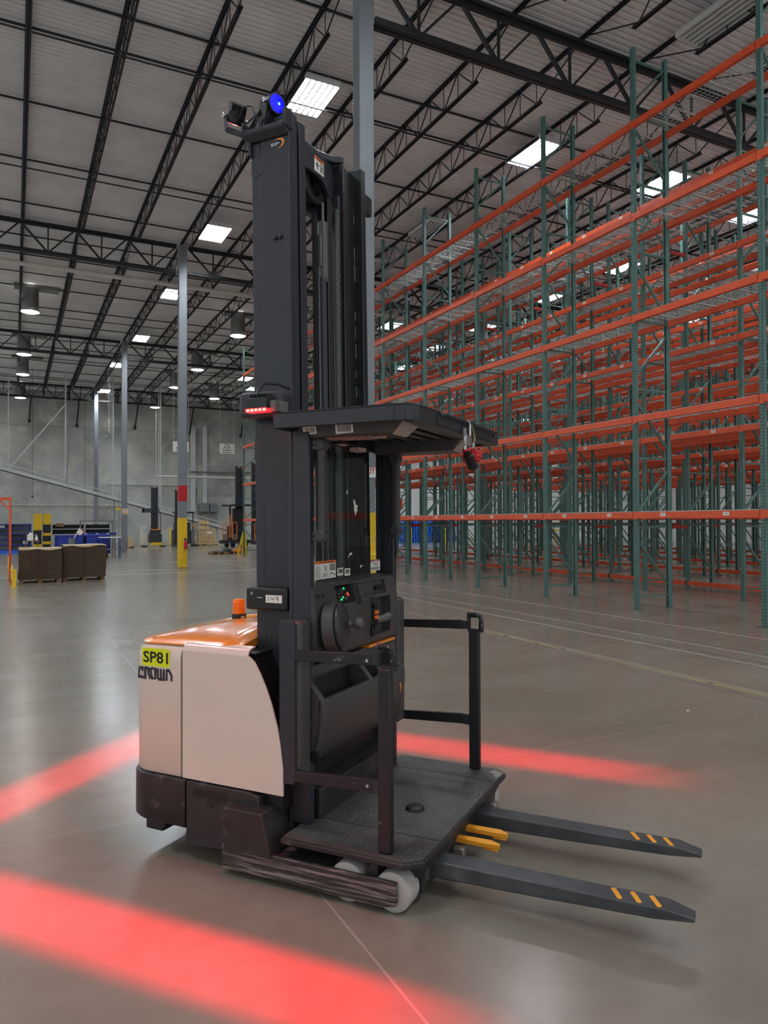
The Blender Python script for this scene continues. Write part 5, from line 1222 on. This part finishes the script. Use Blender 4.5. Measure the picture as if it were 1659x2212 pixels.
# work bench with gantry
t = thing('work_bench', 'grey packing bench with overhead rail, left of the exit sign column', 'bench', (2.83, 38, 0))
for x in (0, 1.45): MB().box(x, x + .05, 0, .06, 0, 1.7).build('upright', M_GREY, t)
MB().box(0, 1.5, 0, .06, 1.65, 1.7).build('top_rail', M_GREY, t); MB().box(0, 1.65, -.1, .7, 1.06, 1.1).build('worktop', M_GREY, t); MB().box(0, 1.65, -.12, -.1, 1.02, 1.12).build('blue_front_rail', M_BLUE, t)
for x in (0, 1.6):
    for y in (-.08, .62): MB().box(x, x + .04, y, y + .04, 0, 1.06).build('leg', M_GREY, t)
for i in range(3): MB().box(.2 + i * .5, .32 + i * .5, -.13, -.12, 1.05, 1.09).build('label', M_WHT, t)
t = thing('work_table', 'white topped table with blue frame just left of the exit sign column', 'table', (3.44, 35.25, 0))
MB().box(0, .95, 0, .6, .91, .945).build('tabletop', M_WHT, t); MB().box(.1, .9, .05, .55, .36, .4).build('shelf', M_GREY, t)
for x, y in ((.05, .02), (.88, .02), (.05, .54), (.88, .54)): MB().box(x, x + .04, y, y + .04, 0, .91).build('leg', M_BLUE, t)
pallet(5.9, 48, .85, .8, 'pallet under the brown boxes right of the exit sign column')
for i, (x, z, w_, h_) in enumerate(((5.92, .12, .4, .35), (6.34, .12, .38, .3), (5.95, .47, .4, .33), (6.36, .42, .3, .3))):
    o = MB().box(0, w_, 0, .5, 0, h_).box(w_ / 2 - .02, w_ / 2 + .02, -.002, .502, h_ - .1, h_ + .001).build('cardboard_box', M_CARDT); o.location = (x, 48.1, z); tag(o, ('lower left', 'lower right', 'upper left', 'upper right')[i] + ' brown box stacked right of the exit sign column', 'box')
# extinguisher
t = thing('fire_extinguisher', 'red fire extinguisher hanging on the yellow foot of the red-banded column', 'fire extinguisher', (5.37, 26.01, .67))
MB().lathe((0, 0, 0), (0, 0, 1), [(.05, 0), (.055, .015), (.055, .25), (.03, .29), (.015, .3)], 20).build('cylinder', M_REDP, t, smooth=40); MB().box(-.02, .02, -.03, .03, .3, .33).tube([(.01, 0, .31), (.05, 0, .33), (.06, 0, .25), (.05, -.02, .15)], .009, 8).box(-.03, .03, .055, .08, .05, .38).build('valve_and_hose', M_BLKP, t, smooth=30); MB().box(.02, .06, -.02, .0, .22, .3).build('green_tag', M_GRNT if 'M_GRNT' in globals() else mat('green_tag', (60, 200, 90), .5), t)
# ---- trucks parked in the back
def far_picker(x, y, label, mw=.45, mh=3.95, body=M_CREAM):
    t = thing('order_picker_truck', label, 'order picker truck', (x, y, 0))
    MB().box(.57, .66, -.12, .0, .15, mh).box(.93, 1.02, -.12, .0, .15, mh).box(.66, .93, -.04, .02, .15, mh - .05).build('mast', M_TRK, t)
    for z in (1.4, 2.2, 3.0, 3.7): MB().box(.62, .97, -.1, -.05, z, z + .08).build('mast_cross_member', M_TRK, t)
    g_ = MB()
    for i in range(5): g_.box(.0 + i * .14, .02 + i * .14, -.7, -.05, 2.27, 2.5)
    g_.box(0, .62, -.72, -.68, 2.44, 2.52).box(0, .62, -.72, -.68, 2.24, 2.28).box(0, .03, -.7, -.05, 2.24, 2.52); g_.build('overhead_guard', M_TRK, t)
    MB().prism([(0, .1), (.42, .1), (.42, 1.1), (.36, 1.28), (.05, 1.25), (0, 1.15)], .1, 1.1, 'y').build('power_unit', body, t, bevel=.03)
    MB().box(.02, .42, .08, .1, .85, 1.25).build('cover_window', M_LGREY, t)
    MB().box(.4, 1.2, -.5, .1, .3, .85).box(.5, 1.15, -.3, .1, .85, 1.12).build('operator_cab', M_TRK, t, bevel=.02); MB().box(.55, 1.15, -.33, -.28, 1.1, 1.17).build('orange_trim', M_ORP, t)
    MB().prism([(.42, .12), (1.2, .12), (1.1, .3), (.55, .3)], -.75, -.5, 'y').build('yellow_pallet_clamp', M_YEL, t)
    for xx in (.0, 1.15):
        L1 = MB().box(xx, xx + .22, -.9, .2, .03, .12).build('outrigger', M_TRK, t); MB().lathe((xx + .04, -.8, .08), (1, 0, 0), [(.08, 0), (.08, .14)], 16).build('wheel', M_WHEEL, L1)
    MB().tube([(1.02, -.1, 2.6), (1.15, -.1, 2.2), (1.18, -.1, 1.6), (1.2, -.1, 1.0)], .025, 8).build('hose', M_TRK, t)
far_picker(7.49, 50, 'parked order picker with beige body seen between the exit sign column and red-banded column')
t = thing('order_picker_truck', 'black order picker half hidden behind the red-banded column', 'order picker truck', (9.4, 50, 0))
MB().box(.2, .3, -.1, 0, .15, 3.79).box(.75, .85, -.1, 0, .15, 3.79).box(.3, .75, -.02, .02, .2, 3.7).build('mast', M_TRK, t); MB().box(.05, 1.3, -.9, -.1, 2.2, 2.3).build('overhead_guard', M_TRK, t)
MB().box(.1, 1.25, -.4, .6, .18, 1.1).box(.2, 1.2, -.2, .5, 1.1, 1.6).build('power_unit', M_TRK, t, bevel=.04)
for x in (.15, 1.2): MB().box(x, x + .06, -.85, -.79, .2, 2.2).build('cab_post', M_TRK, t)
for x in (.0, 1.3): MB().box(x, x + .3, -1.0, .3, .03, .16).build('outrigger', M_TRK, t, bevel=.03)
MB().tube([(1.35, -.8, .2), (1.35, -.8, 1.05), (1.55, -.8, 1.05), (1.55, -.8, .2)], .02, 8).build('side_gate', M_TRK, t); MB().box(1.2, 1.3, -.92, -.86, 1.3, 1.5).build('orange_decal', M_ORP, t)
for (x, y, mx, mh, lb) in ((11.8, 47, 1.11, 5.26, 'black truck with tall mast and orange side rails left of the big mast'), (13.0, 44, .1, 5.3, 'second tall black truck right behind the front rack end, mostly hidden')):
    t = thing('turret_truck', lb, 'forklift truck', (x, y, 0))
    MB().box(mx, mx + .12, -.1, .1, .3, mh).box(mx + .36, mx + .48, -.1, .1, .3, mh).box(mx + .12, mx + .36, -.02, .06, .3, mh - .1).build('mast', M_TRK, t)
    MB().box(mx + .42, mx + .5, -.14, -.1, mh - .28, mh - .02).build('orange_marker', M_ORP, t)
    MB().box(.0, 1.9, -.9, -.1, .24, .46).box(.55, 1.5, -.6, .2, .46, 1.35).box(.9, 1.45, -.3, .1, 1.35, 2.5).build('chassis', M_TRK, t, bevel=.02)
    MB().box(.0, .35, -.95, -.85, 2.6, 2.72).box(.3, .7, -.95, -.1, 2.62, 2.68).box(.65, 2.0, -.9, -.1, 2.64, 2.76).box(.66, .76, -.2, -.1, 1.3, 2.64).build('overhead_guard', M_TRK, t)
    for k_, (a, b, z0, z1) in enumerate(((.02, .28, .5, 1.53), (.5, .62, .6, 2.05), (.68, .96, .5, 1.6), (1.42, 1.56, 1.3, 2.19))):
        MB().tube([(a, -.92, z0), (a, -.92, z1 - .04), (a + .04, -.92, z1), (b - .04, -.92, z1), (b, -.92, z1 - .04), (b, -.92, z0)], .028, 8).build('orange_hand_rail', M_ORP, t, smooth=40)
    for a in (.04, .7): MB().box(a, a + .22, -.93, -.9, .46, .85).build('rail_panel', M_GREY, t)
    for a in (.35, .75, 1.25, 1.6): MB().lathe((a, -.75, .15), (0, 1, 0), [(.06, -.002), (.15, 0), (.15, .12)], 20).build('wheel', M_BLKP, t)
    MB().lathe((.38, -.8, .25), (0, 0, 1), [(.05, 0), (.12, .03), (.04, .08)], 16).build('yellow_beacon', M_YEL, t)
# ---- wooden crates and pallets in the back
pallet(10.87, 50, 1.78, 1.1, 'flat pale pallet carrying the wooden crates', mt=M_WOOD)
def crate(x, y, pts, label, z=.12):
    t = thing('wooden_crate_panel', label, 'crate', (x, y, z))
    (a, b, c, d) = pts; w_ = b - a
    n_ = 5
    for i in range(n_):
        z0 = c + (d - c) * i / n_; z1 = z0 + (d - c) / n_ * .62; s0 = i / n_ * .18 * w_
        MB().box(a + s0, b - s0, 0, .03, z0, z1).build('plank', M_WOOD, t)
    for f_ in (.08, .5, .9): MB().bar((a + w_ * f_, .04, c), (a + w_ * (.5 + (f_ - .5) * .6), .04, d), .07, .03, up=(0, 1, 0)).build('batten', M_WOOD, t)
crate(11.05, 50.1, (0, 1.0, 0, 1.7), 'tall pale wooden crate panel leaning at the rear of the crate pile'); crate(11.3, 49.95, (0, .82, 0, .84), 'low pale wooden crate panel with paper, front of the crate pile'); crate(11.9, 50.3, (0, .6, 0, 1.05), 'narrow pale wooden crate panel at the right of the pile')
o = MB().box(0, .35, -.01, 0, 0, .16).build('paper_sheet', M_WHT); o.location = (11.75, 49.93, .82); tag(o, 'white paper taped to the low wooden crate panel', 'paper')
# A-frame rack end guard and junk pallets
t = thing('end_guard', 'yellow A-shaped rack end guard at the far end of the front rack', 'guard rail', (9.73, 35.2, 0))
MB().bar((.05, 0, 0), (.34, 0, 1.12), .09, .05, up=(0, 1, 0)).build('leaning_leg', M_YEL, t); MB().bar((.5, 0, 0), (.41, 0, 1.12), .09, .05, up=(0, 1, 0)).build('leaning_leg', M_YEL, t); MB().box(.3, .38, .05, .13, 0, 1.05).build('post', M_YEL, t); MB().bar((.12, 0, .02), (.5, 0, .02), .06, .03).build('foot_bar', M_YEL, t)
pallet(8.74, 36.2, .72, .8, 'low old pallet with yellow straps on the floor, left one'); pallet(9.52, 36.2, .72, .8, 'low old pallet under the black bag, right one')
o = MB().lathe((0, 0, 0), (0, 0, 1), [(.26, 0), (.27, .05), (.2, .12), (.08, .19), (.02, .21)], 14).build('cloth_bag', M_BLKP, smooth=60); o.location = (9.62, 36.6, .12); o.scale = (1, .8, .9); tag(o, 'black cloth bag lying on the low pallets', 'bag')
o = MB().box(0, .55, 0, .3, 0, .1).box(.1, .5, .02, .28, .1, .13).build('orange_part', M_ORP, bevel=.02); o.location = (9.92, 36.25, .12); tag(o, 'orange metal part on the right low pallet', 'part')
o = MB().box(0, .6, 0, .1, 0, .05).box(.05, .55, .2, .3, 0, .06).build('grey_rail_piece', M_GREY); o.location = (8.78, 36.3, .12); tag(o, 'grey and yellow rail pieces on the left low pallet', 'part')
o = MB().box(0, .35, 0, .12, 0, .06).build('yellow_block', M_YEL); o.location = (9.1, 36.7, .12); tag(o, 'yellow block on the left low pallet', 'part')
def bollard(x, y, h, label, mt=None):
    o = MB().lathe((0, 0, 0), (0, 0, 1), [(.065, 0), (.065, h - .05), (.04, h - .01), (.01, h)], 20).build('bollard', mt or M_YEL, smooth=40); o.location = (x, y, 0); tag(o, label, 'bollard')
bollard(10.24, 55, 1.24, 'yellow bollard left of the red-banded column against the back wall'); bollard(23.0, 41.6, 1.25, 'yellow bollard in front of the left blue pallet stacks'); bollard(23.7, 38.5, 1.2, 'yellow bollard in front of the right blue pallet stacks'); bollard(32.5, 44, 1.25, 'yellow bollard far behind the racks, right of the pallet stacks'); bollard(37.5, 44, 1.25, 'yellow bollard farthest right behind the racks')
# blue pallet stacks
BP = MB()
BP.box(0, 1.1, 0, 1.0, .11, .15)
for i in range(3): BP.box(i * .5, i * .5 + .1, 0, 1.0, 0, .11)
BP = BP.mesh('plastic_pallet', M_BLUEP)
for si, x in enumerate((25.8, 27.0, 28.2, 29.4)):
    for i in range(11):
        o = obj('plastic_pallet', BP); o.location = (x + random.uniform(-.02, .02), 48, i * .158); tag(o, 'bright blue plastic pallet in the %s stack behind the racks, %s' % (('leftmost', 'second', 'third', 'rightmost')[si], stackname(i, 11)), 'pallet', 'stacked blue plastic pallets')
# yellow gate in the distance, dock equipment
t = thing('yellow_gate_frame', 'yellow welded barrier frame far behind the racks at right', 'guard rail', (38.5, 46, 0))
for x in (0, .7, 1.4): MB().box(x, x + .08, 0, .08, 0, 1.5).build('post', M_YEL, t)
for z in (.3, .8, 1.42): MB().box(0, 1.48, 0, .08, z, z + .08).build('rail', M_YEL, t)
# dock doors on the back wall behind the racks
M_DOOR = mat('white_dock_door', (226, 228, 226), .5, var=.03)
for i, x in enumerate((34.0, 38.0, 42.0)):
    d_ = MB(); 
    for k in range(6): d_.box(x, x + 2.6, YB - .06, YB, .02 + k * .5, .5 + k * .5)
    o = d_.build('door_%d' % (i + 1), M_DOOR); o['kind'] = 'structure'
sign_board('fire_sign', 'red board on the back wall seen between rack posts', 'sign', (32.3, YB - .02, 2.8), (1, 0, 0), (0, 0, 1), .5, .9, lambda m_, o, a, b: put_rect(m_, o, a, b, 0, .5, 0, .9, .002), [M_REDP])
# ---- conveyor
CY_ = 51.3
def cz(x): return 5.04 - .272 * (x + .76)
t = thing('conveyor', 'long sloping grey conveyor hung in front of the concrete wall', 'conveyor', (0, CY_, 0))
for n_, y, dz in (('side_frame', 0, 0), ('side_frame', .6, 0)): MB().bar((-3, y, cz(-3)), (13.5, y, cz(13.5)), .05, .2).build(n_, M_LGREY, t)
MB().bar((-3, .3, cz(-3) + .03), (13.5, .3, cz(13.5) + .03), .55, .03).build('belt', M_GREY, t)
MB().bar((-3, .3, cz(-3) - .13), (13.5, .3, cz(13.5) - .13), .5, .03).build('underside_pan', M_BLKP, t)
for y in (-.03, .63): MB().bar((-3, y, cz(-3) + .34), (13.5, y, cz(13.5) + .34), .03).build('guard_rail', M_LGREY, t)
rb = MB()
for k in range(17): rb.bar((-2.8 + k, -.03, cz(-2.8 + k)), (-2.8 + k, -.03, cz(-2.8 + k) + .34), .02)
rb.build('rail_post', M_LGREY, t)['kind'] = 'stuff'
for x in (-.33, 2.97, 5.86, 8.9): 
    for y in (-.06, .66): MB().bar((x, y, cz(x) - .12), (x, y, 11.5), .05, .05).build('hanger', M_LGREY, t)
MB().bar((-.3, -.06, cz(-.3) + .05), (3.0, -.06, 9.3), .1, .08).build('diagonal_brace', M_LGREY, t)
MB().bar((3.35, -.3, 10.4), (2.98, -.3, 4.1), .07, .05).build('hanger', M_GREY, t)
MB().box(5.93, 5.99, .2, .26, 0, cz(5.96)).build('support_leg', M_GREY, t)
for x in (9.9, 12.9): MB().box(x, x + .06, 0, .06, 0, cz(x)).box(x, x + .06, .55, .61, 0, cz(x)).build('support_leg', M_LGREY, t)
# pipes, rods, boxes on the wall
def tagged(o, l, c, g=None): return tag(o, l, c, g)
tagged(MB().tube([(-3, 60.85, 2.97), (9.5, 60.85, 2.97)], .035, 8).box(1.88, 1.98, 60.78, 61, 2.85, 3.08).box(4.13, 4.23, 60.78, 61, 2.85, 3.08).box(6.45, 6.55, 60.78, 61, 2.85, 3.08).build('wall_pipe', M_PIPEW, smooth=30), 'thin pale pipe running along the concrete wall at left', 'pipe')
tagged(MB().tube([(9.97, 59, 5.22), (18, 59, 5.24)], .085, 12).box(9.85, 9.97, 58.93, 59.07, 5.13, 5.35).tube([(9.9, 59, 5.25), (9.9, 59, 11.5)], .025, 8).build('gas_heater_tube', M_PIPEW, smooth=40), 'horizontal cream tube with vertical drop in front of the wall', 'pipe')
tagged(MB().tube([(12.9, 60.7, 5.75), (18, 60.7, 5.8)], .06, 10).build('wall_pipe', M_GREY, smooth=40), 'grey pipe on the wall just above the cream tube', 'pipe')
tagged(MB().tube([(6.5, 60.85, 4.55), (13.2, 60.85, 4.55), (13.45, 60.85, 4.4), (13.45, 60.85, 3.2)], .03, 8).build('conduit', M_GREY, smooth=40), 'grey conduit line along the wall with a bend down to the cabinet', 'conduit')
for x0, x1, z0, z1, lb, mt in ((12.95, 13.36, 2.5, 9.6, 'wide pale galvanised cable duct left of the panel boxes', M_LGREY), (13.94, 14.3, 3.2, 9.6, 'narrower pale cable duct above the electrical cabinet', M_LGREY)):
    tagged(MB().box(x0, x1, 60.8, 60.96, z0, z1).box(x0 - .02, x1 + .02, 60.78, 60.8, 5.1, 5.16).build('cable_duct', mt), lb, 'duct')
for x0, x1, lb in ((13.62, 14.46, 'larger grey electrical cabinet on the wall above the crates'), (14.53, 15.12, 'smaller grey electrical cabinet right of the larger one')):
    t = thing('electrical_cabinet', lb, 'electrical cabinet', (x0, 60.66, 2.45)); MB().box(0, x1 - x0, 0, .3, 0, .7).build('body', M_GREY, t, bevel=.015); MB().box(.03, x1 - x0 - .03, -.01, 0, .03, .67).build('door', M_GREY, t, bevel=.006)
    for k in range(4): MB().tube([(.1 + k * .15, .15, 0), (.1 + k * .15, .15, -1.0 - .2 * k)], .02, 6).build('conduit', M_GREY, t)
for i, (x, z) in enumerate(((1.0, 9.25), (4.3, 9.1), (8.6, 9.15), (12.9, 8.9), (17.2, 8.9))):
    tagged(MB().bar((x, 60.9, z), (x + .1, 59.9, 10.95), .09, .09).box(x - .1, x + .1, 60.93, 60.975, z - .12, z + .12).build('knee_brace', M_STEEL), 'dark steel brace from the concrete wall up to the roof, %s from the left' % ORD[i], 'brace', 'wall to roof braces')
tagged(MB().tube([(1.05, 52, 11.52), (1.05, 52, 3.35)], .012, 6).lathe((1.05, 52, 3.2), (0, 0, 1), [(.05, 0), (.05, .15)], 12).build('pendant_cord', M_BLKP, smooth=30), 'thin black cord with small white socket hanging at left', 'cord')
t = thing('yellow_oval_reel', 'small yellow oval sign on a thin rod near the exit sign column', 'sign', (5.4, 45, 0)); MB().tube([(.06, 0, 0), (.06, 0, 3.4)], .015, 8).build('rod', M_GREY, t); MB().prism([(.14 * math.cos(R(a)), 2.4 + .08 * math.sin(R(a))) for a in range(0, 360, 20)], -.03, -.01, 'y').build('board', M_YEL, t)
def stag(w_, h_, lines):
    def f(m_, o, a, b):
        n_ = len(lines)
        for i, s in enumerate(lines): 
            ww = w_ * min(.78, .085 * len(s) + .05); put_text(m_, s, o, a, b, (w_ - ww) / 2, (w_ + ww) / 2, h_ * (1 - (i + .86) / n_), h_ * (1 - (i + .22) / n_), .004, True)
    return f
SG = ['PLR', 'Full', 'Pallet', 'Staging']
for x, lb in ((11.36, 'hanging white sign reading PLR Full Pallet Staging left of the mast'), (8.53, 'hanging white staging sign half behind the red-banded column')):
    b_ = sign_board('hanging_sign', lb, 'sign', (x, 45, 5.86), (1, 0, 0), (0, 0, 1), .95, .63, stag(.95, .63, SG), [M_BLKINK])
    r_ = MB()
    for dx in (.03, .92): r_.tube([(x + dx, 45, 6.49), (x + dx, 45, 11.52)], .008, 6)
    r_.build('hanging_wire', M_LGREY, b_)
b_ = sign_board('hanging_sign', 'hanging white sign seen edge-on above the exit sign column', 'sign', (5.2, 48, 7.2), Vector((.25, .97, 0)), (0, 0, 1), .7, .85, stag(.7, .85, SG), [M_BLKINK])
MB().tube([(5.2, 48.0, 8.05), (5.2, 48, 11.52)], .008, 6).tube([(5.37, 48.68, 8.05), (5.37, 48.68, 11.52)], .008, 6).build('hanging_wire', M_LGREY, b_)
